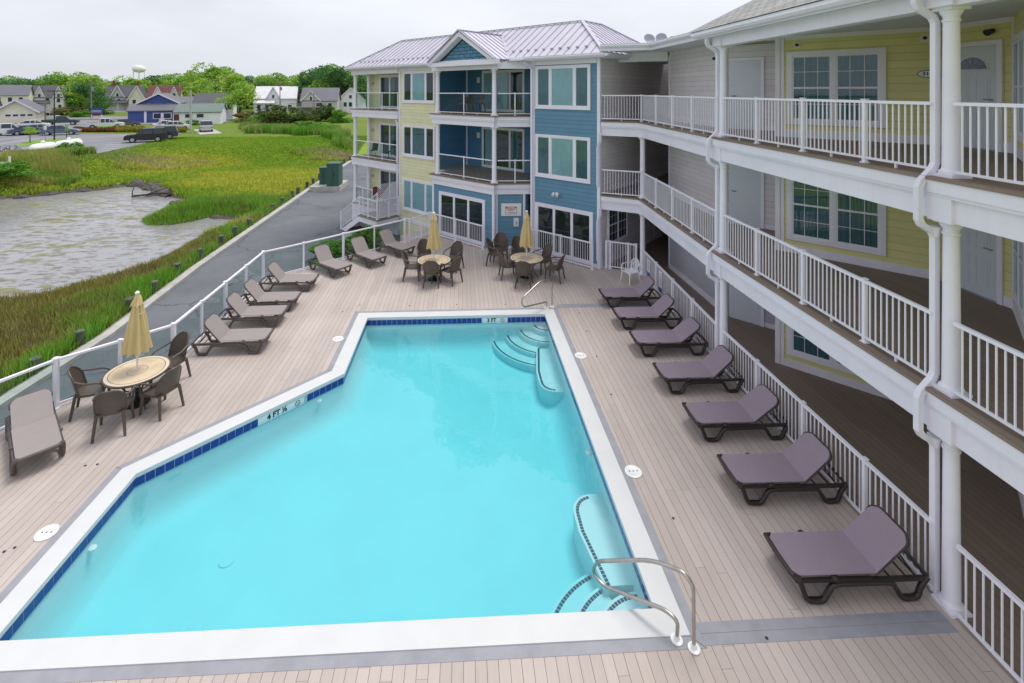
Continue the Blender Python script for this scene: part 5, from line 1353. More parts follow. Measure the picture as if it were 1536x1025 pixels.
bank([(20,298),(60,293.5),(100,289),(140,286),(175,281),(205,278)],.34,1); bank([(205,278),(228,281),(246,291),(256,297)],.55,2); bank([(262,303),(268,309),(262,316)],.3,3)
bank([(318,326),(345,327),(372,330),(366,334)],.30,4); bank([(222,332),(234,336),(256,337),(290,331)],.14,5)
# drive
mb=MB(); ys_=[-5,8,13.4,16.9,23.3,41.3,58]
mb.add([(float(kx(y))+.1,y,-1.20) for y in ys_]+[(12,y,-1.20) for y in ys_],[(i,i+7,i+8,i+1) for i in range(6)]); 
mb2=MB(); mb2.add([(float(kx(y))+.1,y,-1.20) for y in ys_]+[(-6.98,y,-1.20) for y in ys_],[(i,i+7,i+8,i+1) for i in range(6)])
mb2.add([(-6.975,16.7,-1.20),(10,16.7,-1.20),(10,58,-1.20),(-6.975,58,-1.20)],[(0,1,2,3)])
struct(mb2.build('drive','asphalt'))
mb=MB(); K_=[(float(kx(y)),y) for y in (-8,8,13.4,16.9,23.3,30,41.3,58)]
ribbon(mb,K_,-.16,.16,-2.2,-1.08); struct(mb.build('bulkhead_kerb','concrete'))
mb=MB(); ribbon(mb,K_,-.30,-.17,-2.2,-1.13); struct(mb.build('bulkhead_board','woodgrey'))
mb=MB(); mb.prism([at(500,396,-1.2),at(519,343,-1.2),at(548,352,-1.2),at(600,368,-1.2),at(610,420,-1.2)],-1.22,-1.19); struct(mb.build('path','concrete'))
tops=[(69,536),(137,497),(198,448),(241,421.5),(278,397),(309,375),(337,355),(359,342),(380,328.5),(413,306),(427,297),(440,287.5),(451,282),(461,273.5),(470,268),(477.5,262),(512,239),(518.5,234),(524,231)]
pp=MB(); pp.lathe([(.135,-.95),(.14,0),(.125,.015),(0,.02)],(0,0,0),14); post0=None
for i,(u,v) in enumerate(tops):
    x,y=at(u,v,-.72); x=float(kx(y))-.42
    if post0 is None: post0=pp.build('mooring_post','post_green'); o=post0
    else: o=post0.copy(); COL.objects.link(o)
    o.location=(x,y,-.70+random.uniform(-.05,.05)); o.rotation_euler=(random.uniform(-.05,.05),random.uniform(-.05,.05),random.random()*6)
    tag(o,'short weathered timber post behind the kerb of the drive, %s from the near end'%(['first','second','third','fourth','fifth','sixth','seventh','eighth','ninth','tenth','eleventh','twelfth','thirteenth','fourteenth','fifteenth','sixteenth','seventeenth','eighteenth','nineteenth'][i]),'post','timber posts along the drive')
# transformer cabinets on their pad
def cabinet(name,label,u0,u1,vb,vt,dep,z0):
    x0,y0=at(u0,vb,z0); x1,y1=at(u1,vb,z0); w=dist((x0,y0),(x1,y1)); d=y0; h=(vb-vt)*d/735.0
    t=thing(name,label,'electrical cabinet',(x0,y0,z0),0,'green electrical cabinets on the concrete pad'); iv=None
    mb=MB(); mb.box(0,w,0,dep,0,h*.93); mb.build('body','terminal_green',t)
    mb=MB(); mb.box(-.03,w+.03,-.03,dep+.03,h*.932,h); mb.build('lid','terminal_green',t)
    mb=MB(); mb.box(w*.49,w*.51,-.012,-.001,.05,h*.9); mb.box(w*.55,w*.60,-.03,-.001,h*.45,h*.6); mb.build('door_latch','dark',t)
x0,y0=at(464,288,-1.2); mb=MB(); mb.box(x0,x0+2.45,y0,y0+3.0,-1.21,-.80); o=mb.build('concrete_pad','concrete'); tag(o,'low concrete pad beside the drive under the green cabinets','concrete pad')
cabinet('electrical_cabinet','tall green electrical cabinet, the larger of two on the concrete pad',490,508,280,246,1.3,-.798)
cabinet('electrical_cabinet','narrow green electrical cabinet, the smaller of two on the concrete pad',479,489,277,252,.9,-.798)
# ---------------------------------------------------------------- blades
def blades(name,x,y,z,h,w,col,lean=.35,k=3,seed=1):
    r=np.random.RandomState(seed); n=len(x)
    x=np.repeat(x,k)+r.normal(0,.04,n*k); y=np.repeat(y,k)+r.normal(0,.04,n*k); z=np.repeat(z,k); h=np.repeat(h,k)*r.uniform(.6,1.15,n*k); w=np.repeat(w,k)
    a=r.uniform(0,2*PI,n*k); b=r.uniform(0,2*PI,n*k); l=r.uniform(0,lean,n*k)*h
    base=np.stack([x,y,z-.03],1); wd=np.stack([np.cos(a)*w/2,np.sin(a)*w/2,0*a],1); tip=base+np.stack([np.cos(b)*l,np.sin(b)*l,h],1); mid=base+np.stack([np.cos(b)*l*.35,np.sin(b)*l*.35,h*.55],1)
    N=n*k; V=np.concatenate([base-wd,base+wd,mid+wd*.7,mid-wd*.7,tip-wd*.12,tip+wd*.12]); i=np.arange(N)
    Fq=np.concatenate([np.stack([i,i+N,i+2*N,i+3*N],1),np.stack([i+3*N,i+2*N,i+5*N,i+4*N],1)])
    c=np.repeat(col*r.uniform(.6,1.3,(n,1))*(1+np.array([.10,.0,.06])*r.randn(n,1)).clip(.7,1.3),k,0)*r.uniform(.8,1.2,(N,1)); C=np.clip(np.concatenate([c,c*1.05]),0,1)
    o=bpy.data.objects.new(name,tintmesh(name,V,Fq,C,'grass')); COL.objects.link(o); return o
def mixc(a,b,t): t=np.clip(t,0,1)[:,None]; return np.array(a)[None,:]*(1-t)+np.array(b)[None,:]*t
rs=np.random.RandomState(5)
def scatter(x0,x1,y0,y1,n,seed):
    r=np.random.RandomState(seed); return r.uniform(x0,x1,n),r.uniform(y0,y1,n)
x,y=scatter(-31,-10.5,-4,38,150000,1); sd=pond_sd(x,y); k=(x<kx(y)-.33)&(sd>-.15); x,y,sd=x[k],y[k],sd[k]
ek=kx(y)-x; f1_=fbm(x,y,2.2)
bright=np.clip(1.05-ek/2.4+(f1_-.5)*2.4,0,1)*np.clip((46-y)/8,0,1)
bright=np.maximum(bright,np.clip((y-31.5)/1.5,0,1)*.8); col=mixc((.33,.31,.09),(.22,.46,.05),bright); col=col*(1-.0*x[:,None]); br_=np.clip((vn(x,y,.9)-.55)*3,0,1); col=col*(1-br_[:,None])+np.array([.32,.28,.11])[None,:]*br_[:,None]*(1-.6*bright[:,None])+col*br_[:,None]*.6*bright[:,None]
h=(.34+.30*bright+.22*f1_)*np.where(sd<1,.75,1)
o=blades('reed_bed',x,y,terr(x,y),h,np.full(len(x),.022)+.0009*y,col,.45,3,2); tag(o,'olive and bright green reeds between the pond and the kerb','reeds',None,'stuff')
x,y=scatter(-82,-12.8,29,74,210000,3); sd=pond_sd(x,y); vis=(x>-1.08*y-3); k=(sd>.35+.5*vn(x,y,2.5))&(x<kx(y)-.4)&vis&((sd<y*0+999))&~((y<37.5)&(x>-19)&(sd<-5)); x,y,sd=x[k],y[k],sd[k]; z=terr(x,y)
f1_=fbm(x,y,9); f2_=fbm(x*.5,y,6); edge=np.clip(1-sd/2.0,0,1)
col=mixc((.31,.46,.05),(.52,.55,.08),(f1_-.36)*4); col=col*(1-np.clip((f2_-.58)*6,0,.85))[:,None]+np.array([.52,.42,.28])[None,:]*np.clip((f2_-.58)*6,0,.85)[:,None]; col=col*(1-edge[:,None]*.55)+np.array([.20,.36,.03])[None,:]*edge[:,None]*.55
lawn_=np.clip((z+.9)/1.0,0,1); px_=727+735*(x*cY-y*sY)/(x*sY+y*cY); vv_=137+735*(EYE-z)/(x*sY+y*cY); lot=(vv_<np.interp(px_,[0,66,148,245,277,300,340],[243,238,231,209,200,203,201])+1.5)&(px_<345); keep=~lot; x,y,z,sd,f1_,f2_,edge,lawn_,col=[q[keep] for q in (x,y,z,sd,f1_,f2_,edge,lawn_,col)]
col=col*(1-lawn_[:,None]*.6)+np.array([.20,.42,.03])[None,:]*lawn_[:,None]*.6
o=blades('marsh_grass',x,y,z,(.16+.20*f1_+.15*edge+.22*(f2_>.58))*(1-.55*lawn_),np.full(len(x),.03)+.0012*y,col,.6,3,4); tag(o,'yellow green salt marsh grass behind the pond','grass',None,'stuff')
# tall reeds
def reeds(label,pts,n,hh,c1,c2,seed,w=.07):
    P=np.array(pts); x,y=scatter(P[:,0].min(),P[:,0].max(),P[:,1].min(),P[:,1].max(),n,seed); k=inpoly(x,y,P)&(pdist(x,y,P)>vn(x,y,3)*3.5); x,y=x[k],y[k]
    f=fbm(x,y,4); col=mixc(c1,c2,(f-.4)*4)
    o=blades('tall_reeds',x,y,terr(x,y),hh*(.6+.7*f),np.full(len(x),w),col,.35,3,seed); tag(o,label,'reeds',None,'stuff')
g_=lambda l,z:[at(u,v,z) for u,v in l]
reeds('tall green and tan reeds before the white tanks',g_([(-20,285),(60,281),(130,276),(165,262),(160,248),(125,240),(90,240),(60,243),(40,250),(0,256),(-20,262)],-.9),30000,.85,(.22,.38,.05),(.42,.44,.12),11)
reeds('tall tan and green reed belt below the big dark bush',g_([(345,205),(410,206),(460,208),(530,226),(536,200),(500,197),(440,195),(400,190),(365,188)],.0),30000,1.25,(.46,.44,.20),(.17,.38,.04),12,.09)
# ---------------------------------------------------------------- parking, roads
def flat(name,px,mat,z,dz=0,kind=True):
    mb=MB(); pts=[at(u,v,z) for u,v in px]; tr=tessellate_polygon([[Vector((x,y,0)) for x,y in pts]])
    F=[tuple(t_) if (Vector(pts[t_[1]])-Vector(pts[t_[0]])).cross(Vector(pts[t_[2]])-Vector(pts[t_[0]]))>0 else (t_[0],t_[2],t_[1]) for t_ in tr]
    mb.add([(x,y,z+dz) for x,y in pts],F); o=mb.build(name,mat)
    if kind: struct(o)
    return o
PZ=.30
flat('parking_lot',[(-130,260),(-60,252),(14,244),(66,237),(100,233),(148,230.5),(190,222),(245,208),(277,199.5),(250,201.5),(118,201.5),(112,198),(135,190),(205,187),(340,184),(352,178),(200,180),(60,181),(-130,185)],'asphalt2',PZ,.02)
flat('road',[(200,179.5),(352,177),(420,172),(420,170),(340,173),(180,175),(60,172),(-200,172),(-200,178)],'asphalt2',PZ,.024)
flat('driveway_pad',[(290,195),(300,202.5),(334,200.5),(318,192.5)],'concrete',PZ,.03)
flat('lawn_island',[(24,219.5),(45,213),(80,210.5),(118,208.5),(122,210),(100,213.5),(60,218.5),(30,220.6)],'lawn' if 'lawn' in M else 'terminal_green',PZ,.10) if False else None
m,t=new('lawn'); p=wpos(t); out(t,bsdf(t,ramp2(t,mapr(t,noise(t,p,.6,4),.3,.7),(.14,.28,.03),(.24,.38,.05)),.95,0,.1)); M['lawn']=m
isl=[(24,219.5),(45,213.5),(80,210.8),(118,208.8),(121,210),(100,213.3),(60,218),(30,220.4)]
P_=[at(u,v,PZ) for u,v in isl]; mb=MB(); mb.prism(offset_poly(P_,.15),PZ+.0,PZ+.14); struct(mb.build('island_kerb','concrete')); mb=MB(); mb.prism(P_,PZ+.01,PZ+.17); struct(mb.build('island_lawn','lawn'))
mb=MB()
for i in range(9):
    a=at(152+i*2,227-i*3.0,PZ); b=at(196+i*3,225.5-i*3.0,PZ); 
    if i<5: mb.bar((a[0],a[1],PZ+.027),(b[0],b[1],PZ+.027),.14,.004)
for (u0,v0,u1,v1) in ((0,216,60,208),(0,210,40,205),(250,203,180,204.5)):
    a=at(u0,v0,PZ); b=at(u1,v1,PZ); mb.bar((a[0],a[1],PZ+.027),(b[0],b[1],PZ+.027),.14,.004)
struct(mb.build('parking_lines','white_gloss'))
# ================================================================ trees and shrubs
def crown_mesh(name,seed,n,blobs,leaf,cols,flat=1.0):
    """leaf clumps spread through several uneven lobes; unit-size crown, centre of the base at the origin"""
    r=np.random.RandomState(seed); V=[];C=[]
    cs=[]
    for i in range(blobs):
        a=r.uniform(0,2*PI); rad=r.uniform(.05,.36); z=r.uniform(.22,.86); rad*=1.15-abs(z-.45)*.9
        cs.append((rad*math.cos(a),rad*math.sin(a),z,r.uniform(.13,.24)*(1.15-.4*z)))
    per=n//blobs; P=[];T=[]
    for (cx,cy,cz,cr) in cs:
        d=r.normal(0,1,(per,3)); d/=np.linalg.norm(d,axis=1)[:,None]; q=cr*(r.uniform(.45,1.0,per)**.5)[:,None]*(1+.30*vn(d[:,0]*3+cx*9,d[:,1]*3+cz*9,1.0)[:,None])
        pp=d*q*np.array([1,1,.78]); P.append(pp+np.array([cx,cy,cz])); T.append(np.full(per,r.uniform(0,1)))
    P=np.concatenate(P); T=np.concatenate(T); N=len(P)
    keep=vn(P[:,0]*9,P[:,2]*9+P[:,1]*7,1.0)>.22; P=P[keep];T=T[keep];N=len(P)
    u=r.normal(0,1,(N,3)); u/=np.linalg.norm(u,axis=1)[:,None]; w=np.cross(u,r.normal(0,1,(N,3))); w/=np.linalg.norm(w,axis=1)[:,None]
    s_=leaf*r.uniform(.6,1.3,N)[:,None]; V=np.concatenate([P-u*s_,P-w*s_*.6,P+u*s_,P+w*s_*.6]); i=np.arange(N); Fq=np.stack([i,i+N,i+2*N,i+3*N],1)
    c=mixc(cols[0],cols[1],T*.6+r.uniform(0,.4,N))*r.uniform(.7,1.25,(N,1))
    V[:,2]*=flat
    return tintmesh(name,V,Fq,np.clip(c,0,1),'leaf')
def trunk_mb(seed,h=.55,r0=.028):
    r=random.Random(seed); mb=MB(); mb.tube([(0,0,-.02),(.005,0,h*.4),(.01,.005,h*.8),(0,0,h*1.3)],[r0*1.25,r0,r0*.7,r0*.25],8)
    for k in range(6):
        a=r.uniform(0,6.28); z=h*r.uniform(.35,.9); l=r.uniform(.16,.32); mb.tube([(0,0,z),(l*.5*math.cos(a),l*.5*math.sin(a),z+l*.5),(l*math.cos(a),l*math.sin(a),z+l*.95)],[r0*.5,r0*.33,r0*.1],6)
    return mb
GREENS={'mid':((.14,.34,.05),(.30,.50,.09)),'bright':((.26,.48,.06),(.46,.62,.10)),'dark':((.07,.19,.06),(.16,.31,.08)),'blue':((.12,.27,.14),(.22,.38,.19))}
PROTO={}
def proto(kind,k):
    key=(kind,k)
    if key not in PROTO:
        nb={'mid':13,'bright':12,'dark':12,'blue':10}[kind]
        PROTO[key]=(crown_mesh('crown',hash(key)%9999 if False else (k*31+len(kind)*7),6500,nb+k*2,.022,GREENS[kind]),trunk_mb(k+3).build('trunk','bark'))
        bpy.data.objects.remove(PROTO[key][1]) if False else None
    return PROTO[key]
ORD=['first','second','third','fourth','fifth','sixth','seventh','eighth','ninth','tenth','eleventh','twelfth','thirteenth','fourteenth','fifteenth','sixteenth','seventeenth','eighteenth','nineteenth','twentieth']+['twenty-'+x for x in ('first','second','third','fourth','fifth','sixth','seventh','eighth','ninth')]+['thirtieth']+['thirty-'+x for x in ('first','second','third','fourth','fifth','sixth','seventh','eighth','ninth')]+['fortieth']
TR=bpy.data.meshes
_tr=trunk_mb(3).build('trunk','bark'); TRUNK=_tr.data; bpy.data.objects.remove(_tr)
CR={}
for kind,k in (('mid',0),('mid',1),('bright',0),('bright',1),('dark',0),('blue',0)):
    CR[(kind,k)]=crown_mesh('crown',k*31+len(kind)*7+1,7000,13+3*k,.021,GREENS[kind])
def tree(u,d,vtop,kind,k,label,group=None,width=1.0,zb=.27,name='tree',cat='tree',rot=None):
    a=(u-727)/735.0; x=(a*cY+sY)*d; y=(-a*sY+cY)*d
    h=(137-vtop)*d/735.0+EYE-zb
    t=thing(name,label,cat,(x,y,zb),random.uniform(0,6.28) if rot is None else rot,group)
    sc=h/1.02; t.scale=(sc*width,sc*width,sc)
    c=bpy.data.objects.new('crown',CR[(kind,k)]); COL.objects.link(c); c.parent=t
    b=bpy.data.objects.new('trunk',TRUNK); COL.objects.link(b); b.parent=t
    return t
sky_=[(-14,113,190,'mid',0),(4,114,185,'blue',0),(22,111,190,'mid',1),(40,115,180,'dark',0),(57,113,185,'mid',0),(74,108,175,'mid',1),(92,106,180,'bright',0),(108,111,185,'mid',0),(121,105,170,'mid',1),(137,106,160,'bright',1),(153,114,190,'dark',0),(168,125,230,'mid',0),(182,117,210,'dark',0),(198,113,200,'bright',0),(213,114,190,'bright',1),(229,117,210,'mid',0),(243,108,200,'dark',0),(258,107,195,'mid',1),(273,110,185,'bright',0),(287,107,180,'bright',1),(303,103,185,'mid',0),(322,93,175,'bright',0),(338,96,190,'mid',1),(353,103,170,'bright',1),(371,108,190,'blue',0),(386,112,210,'mid',0),(401,108,195,'bright',0),(418,106,200,'mid',1),(436,109,210,'mid',0),(452,105,200,'bright',1),(466,101,185,'mid',0),(481,95,175,'dark',0),(497,92,165,'mid',1),(514,93,160,'dark',0),(532,95,170,'mid',0),(548,99,175,'blue',0)]
for i,(u,v,d,kd,k) in enumerate(sky_):
    tree(u,d,v,kd,k,{'mid':'green','bright':'light green','dark':'dark green','blue':'blue green'}[kd]+' leafy tree in the far tree line, %s from the left'%ORD[i],'trees of the far tree line',1.15 if v<110 else 1.35)
tree(140,138,120,'dark',0,'dark green tree between the pale yellow house and the grey gabled house',None,1.0)
tree(360,116,117,'bright',1,'big light green tree right of the white two storey house',None,1.05)
for i in range(34):
    tree(-12+i*17,235+(i*37)%30,116+(i*13)%9,('mid','bright','dark','blue')[(i*7)%4],0,'low green tree at the back of the far tree line, %s from the left'%ORD[i],'back row of the far tree line',1.7)
tree(300,150,116,'bright',0,'light green tree behind the white two storey house',None,1.3)
tree(412,190,112,'mid',0,'green tree behind the white house with the metal roof',None,1.2)
# shrubs
BCR={}
for nm,cols in (('dark',((.05,.10,.02),(.14,.19,.035))),('green',((.09,.27,.02),(.20,.40,.05))),('olive',((.16,.20,.045),(.30,.28,.08)))):
    BCR[nm]=crown_mesh('foliage',len(nm)*5+2,7000,16,.028,cols,.9)
def bush(u,v,zb,w,h,kind,label,group=None):
    x,y=at(u,v,zb); t=thing('shrub',label,'shrub',(x,y,zb-.05*h),random.uniform(0,6.28),group); t.scale=(w/.85,w/.85,h/.85)
    c=bpy.data.objects.new('foliage',BCR[kind]); COL.objects.link(c); c.parent=t; c.location=(0,0,-.16)
    return t
bush(414,191,.27,9.0,5.4,'dark','big dark green rounded bush in front of the white house with the metal roof')
bush(452,190,.27,5.2,3.6,'dark','dark bush behind the light green bush, left of the grey house deck')
bush(470,198,.2,6.0,2.4,'green','light green spreading bush at the edge of the tall reeds')
bush(492,182,.27,6.2,4.6,'dark','dark green bush in front of the grey shingled house')
bush(512,184,.27,4.5,3.6,'green','green bush right of the grey shingled house near the building corner')
bush(375,183,.27,6.5,3.0,'olive','loose olive bush left of the big dark bush')
bush(388,187,.27,4.0,2.2,'green','small green bush at the left foot of the big dark bush')
bush(107,174,.27,8.0,3.2,'olive','reddish green hedge bush across the road from the white house')
bush(125,176,.27,4.5,2.2,'green','green bush beside the purple sign')
bush(150,172,.27,6.0,4.4,'green','green bush left of the grey gabled house porch')
bush(60,167,.27,2.6,1.6,'green','small round bush in front of the white gabled house')
bush(288,188,.27,2.2,1.4,'green','low green bush before the white low wing')
for i,(u,v,w,h,lab) in enumerate(((95,234,3.2,1.9,'leafy green shrub in front of the white gas tanks'),(112,238,3.0,1.5,'lower green shrub right of the gas tanks'),(75,243,3.0,1.4,'green shrub left of the gas tanks among the reeds'),(20,262,3.4,1.3,'yellow green shrub by the white fence panel'))):
    bush(u,v,PZ-.4,w,h,'green',lab)
for (u,v,w,h,z,lab) in ((500,392,2.1,1.15,-1.2,'green garden shrub behind the glass fence, the left of two'),(527,378,1.5,1.1,-1.2,'green garden shrub behind the glass fence between the two loungers'),(549,376,1.6,1.5,-1.2,'round bright green garden shrub behind the glass fence near the stairs')):
    bush(u,v,z,w,h,'green',lab,'garden shrubs behind the fence')
# young trees on the island
for (u,vb,vt,lab) in ((45,216,191,'small bright young tree on the parking island, left one'),(100,210,190,'thin young tree on the parking island, right one')):
    x,y=at(u,vb,PZ); t=thing('young_tree',lab,'tree',(x,y,PZ+.1)); h=(vb-vt)*y/735.0
    mb=MB(); mb.tube([(0,0,0),(0,0,h*.8)],[.06,.03],6); mb.build('trunk','bark',t)
    c=bpy.data.objects.new('crown',CR[('bright',0)]); COL.objects.link(c); c.parent=t; c.scale=(h*.9,h*.9,h*.45) if u<60 else (h*.35,h*.35,h*.5); c.location=(0,0,h*.5)
# flower beds
def bed(label,px,cols,seed):
    P=np.array([at(u,v,PZ) for u,v in px]); x,y=scatter(P[:,0].min(),P[:,0].max(),P[:,1].min(),P[:,1].max(),9000,seed); k=inpoly(x,y,P); x,y=x[k],y[k]
    f=vn(x,y,1.2); col=mixc(cols[0],cols[1],(f-.3)*2.5); g=np.random.RandomState(seed).rand(len(x))<.3; col[g]=np.array([.08,.16,.03])
    o=blades('flower_bed',x,y,np.full(len(x),PZ),.35+.4*f,np.full(len(x),.11),col,.7,3,seed); tag(o,label,'flower bed',None,'stuff')
bed('bed of dark red flowers along the far edge of the car park',[(112,198.5),(113,195),(172,194.8),(173,198.5)],((.30,.05,.04),(.22,.09,.05)),21)
bed('bed of yellow flowers between the pickup and the black car',[(174,198.6),(174,194.6),(216,194.4),(217,198.6)],((.50,.30,.03),(.40,.33,.05)),22)
bed('bed of yellow flowers right of the black car',[(246,199),(247,195.6),(277,195.2),(278,199)],((.50,.33,.03),(.42,.36,.05)),23)
# ================================================================ houses of the village
for nm,c in (('h_white',(.90,.87,.95)),('h_cream',(.84,.80,.64)),('h_yellow',(.80,.75,.50)),('h_blue',(.06,.10,.33)),('h_grey',(.56,.55,.54)),('h_green',(.16,.40,.30)),('r_grey',(.16,.16,.19)),('r_dark',(.09,.09,.11)),('r_green',(.15,.20,.18)),('r_red',(.14,.035,.04)),('r_white',(.74,.72,.76)),('h_win',(.04,.05,.07)),('h_shadow',(.03,.03,.035))):
    M[nm]=plain(nm.replace('h_','house_').replace('r_','roof_'),c,.7 if nm!='h_win' else .1,var=.06,vs=.5)
def house(label,u0,u1,vb,ve,vr,dep,wall,roof,axis='x',rot=0.0,wins=(),gables=(),chim=(),porch=None,door=None,overs=.4,extra=None,trim='h_white'):
    """ridge along x (eaves face the camera) or along y (gable faces the camera)"""
    x0,y0=at(u0,vb,PZ); x1,y1=at(u1,vb,PZ); w=dist((x0,y0),(x1,y1)); k=y0/735.0*1.0
    hE=(vb-ve)*k; hR=(vb-vr)*k
    th_=math.atan2(-(x0+x1)/2,y0); w*=math.cos(th_); rr_=th_*.92-.10+rot
    cx_,cy_=(x0+x1)/2,y0; t=thing('house',label,'house',(cx_-w/2*math.cos(rr_),cy_-w/2*math.sin(rr_),PZ-.03),rr_)
    mb=MB(); mb.box(0,w,0,dep,0,hE)
    if axis=='y': mb.add([(0,0,hE),(w,0,hE),(w/2,0,hR-.06),(0,dep,hE),(w,dep,hE),(w/2,dep,hR-.06)],[(0,1,2),(5,4,3)])
    else: mb.add([(0,0,hE),(0,dep,hE),(0,dep/2,hR-.06),(w,0,hE),(w,dep,hE),(w,dep/2,hR-.06)],[(0,2,1),(3,4,5)])
    mb.build('wall',wall,t)
    o=overs; mb=MB(); th=.14
    def slab(p): 
        a=[Vector(q) for q in p]; v=[tuple(q) for q in a]+[(q.x,q.y,q.z-th) for q in a]
        mb.add(v,[(0,1,2,3),(7,6,5,4),(0,4,5,1),(1,5,6,2),(2,6,7,3),(3,7,4,0)])
    if axis=='x':
        s=(hR-hE)/(dep/2); slab([(-o,-o,hE-s*o),(w+o,-o,hE-s*o),(w+o,dep/2,hR),(-o,dep/2,hR)]); slab([(w+o,dep+o,hE-s*o),(-o,dep+o,hE-s*o),(-o,dep/2,hR),(w+o,dep/2,hR)])
    else:
        s=(hR-hE)/(w/2); slab([(-o,dep+o,hE-s*o),(-o,-o,hE-s*o),(w/2,-o,hR),(w/2,dep+o,hR)]); slab([(w+o,-o,hE-s*o),(w+o,dep+o,hE-s*o),(w/2,dep+o,hR),(w/2,-o,hR)])
    rf=mb.build('roof',roof,t)
    if axis=='y':
        mb=MB(); s=(hR-hE)/(w/2)
        mb.bar((-o,-o-.03,hE-s*o-.12),(w/2,-o-.03,hR-.12),.05,.24); mb.bar((w+o,-o-.03,hE-s*o-.12),(w/2,-o-.03,hR-.12),.05,.24); mb.build('barge_board',trim,rf)
    for (cx,cw) in chim:
        mb=MB(); mb.box(cx*w-.35,cx*w+.35,dep/2-.35,dep/2+.35,hR-.6,hR+cw); mb.build('chimney','brick',rf)
    for (gx,gw,gh) in gables:      # cross gables facing the camera, gx,gw as fractions of width, gh fraction of the roof rise
        a,b=gx*w,(gx+gw)*w; top=hE+(hR-hE)*gh; c=(a+b)/2; yb=dep/2*gh
        mb=MB(); mb.add([(a,-.25,0),(b,-.25,0),(b,-.25,hE),(c,-.25,top-.1),(a,-.25,hE),(a,.2,0),(b,.2,0),(b,.2,hE),(a,.2,hE)],[(0,1,2,3,4),(1,6,7,2),(5,0,4,8)]); mb.build('gable',wall,t)
        mb=MB(); s=(top-hE)/((b-a)/2); oo=.3; slab([(a-oo,yb,hE-s*oo),(a-oo,-.6,hE-s*oo),(c,-.6,top),(c,yb,top)]); slab([(b+oo,-.6,hE-s*oo),(b+oo,yb,hE-s*oo),(c,yb,top),(c,-.6,top)]); gr=mb.build('gable_roof',roof,t)
        mb=MB(); mb.bar((a-oo,-.62,hE-s*oo-.1),(c,-.62,top-.1),.05,.2); mb.bar((b+oo,-.62,hE-s*oo-.1),(c,-.62,top-.1),.05,.2); mb.build('barge_board',trim,gr)
        mb=MB(); mb.box(c-.45,c+.45,-.31,-.25,hE-.3,hE+1.0); q=mb.build('window',trim,t); mb=MB(); mb.box(c-.32,c+.32,-.33,-.311,hE-.18,hE+.88); mb.build('pane','h_win',q)
    for (fx,fz,ww,wh) in wins:
        c=fx*w; z=fz*hE; yy=-.26 if any(g[0]<fx<g[0]+g[1] for g in gables) else 0
        mb=MB(); mb.box(c-ww/2-.1,c+ww/2+.1,yy-.06,yy,z-.1,z+wh+.1); q=mb.build('window',trim,t); mb=MB(); mb.box(c-ww/2,c+ww/2,yy-.08,yy-.061,z,z+wh); mb.build('pane','h_win',q)
    if porch:
        p0,p1,pd,ph=porch; a,b=p0*w,p1*w; mb=MB(); mb.add([(a,-pd,ph),(b,-pd,ph),(b,-.28,ph+.9),(a,-.28,ph+.9),(a,-pd,ph-.2),(b,-pd,ph-.2),(b,-.28,ph-.2),(a,-.28,ph-.2)],[(0,1,2,3),(7,6,5,4),(0,4,5,1),(1,5,6,2),(3,7,4,0)]); mb.build('porch_roof',roof,t)
        n=max(2,int((b-a)/2.4)+1)
        for i in range(n):
            xx=a+.2+(b-a-.4)*i/(n-1); mb=MB(); mb.box(xx-.08,xx+.08,-pd+.1,-pd+.26,0,ph-.2); mb.build('porch_post',trim,t)
        mb=MB(); mb.box(a,b,-pd,-.29,0,.35); mb.build('porch_floor',trim,t)
    if door:
        fx,mt=door; c=fx*w; mb=MB(); mb.box(c-.6,c+.6,-.07,0,0,2.3); q=mb.build('door_frame',trim,t); mb=MB(); mb.box(c-.45,c+.45,-.1,-.071,.05,2.15); mb.build('door',mt,q)
    if extra: extra(t,w,dep,hE,hR)
    return t
W3_=lambda z,hh=1.3,ww=.9,xs=(.15,.38,.62,.85):[(x_,z,ww,hh) for x_ in xs]
house('pale house with green ground floor at the far left edge',-30,40,171,143,129,9,'h_cream','r_grey','x',0,W3_(.62)+W3_(.18),(),(),None,(.9,'h_white'))
house('white two gabled house with grey roof, left of the pale yellow house',41,94,168,146,129.5,9,'h_white','r_dark','x',0,[(.12,.62,.8,1.3),(.55,.62,.8,1.3),(.86,.62,.8,1.3),(.9,.2,.8,1.3)],((.18,.30,.92),(.72,.28,.92)),(),(.0,.62,2.2,2.9),(.4,'h_win'))
house('pale yellow house with dark roof left of the dark tree',96,131,163,142,131,8,'h_yellow','r_dark','x',0,W3_(.60,1.3,.9,(.2,.5,.8)),(),(.5,.9) and (),(.05,.8,2.0,2.6),None)
house('grey gabled house with two brick chimneys and a porch',159,197,168,145,129,9,'h_grey','r_dark','x',0,[(.15,.55,.8,1.4),(.5,.55,.8,1.4),(.85,.55,.8,1.4)],((.18,.52,.98),),((.2,1.5),),(.0,1.0,2.2,3.0),(.5,'h_win'))
house('cream gabled rear wing with a brick chimney beside the grey gabled house',193,216,168,147,129.5,12,'h_cream','r_dark','y',0,[(.35,.55,.9,1.4)],(),((.4,1.6),))
house('white house with dark red roof behind the blue house',222,268,170,145,129,9,'h_white','r_red','x',0,[(.5,.6,.8,1.2)],((.14,.34,.9),(.70,.28,.9)),())
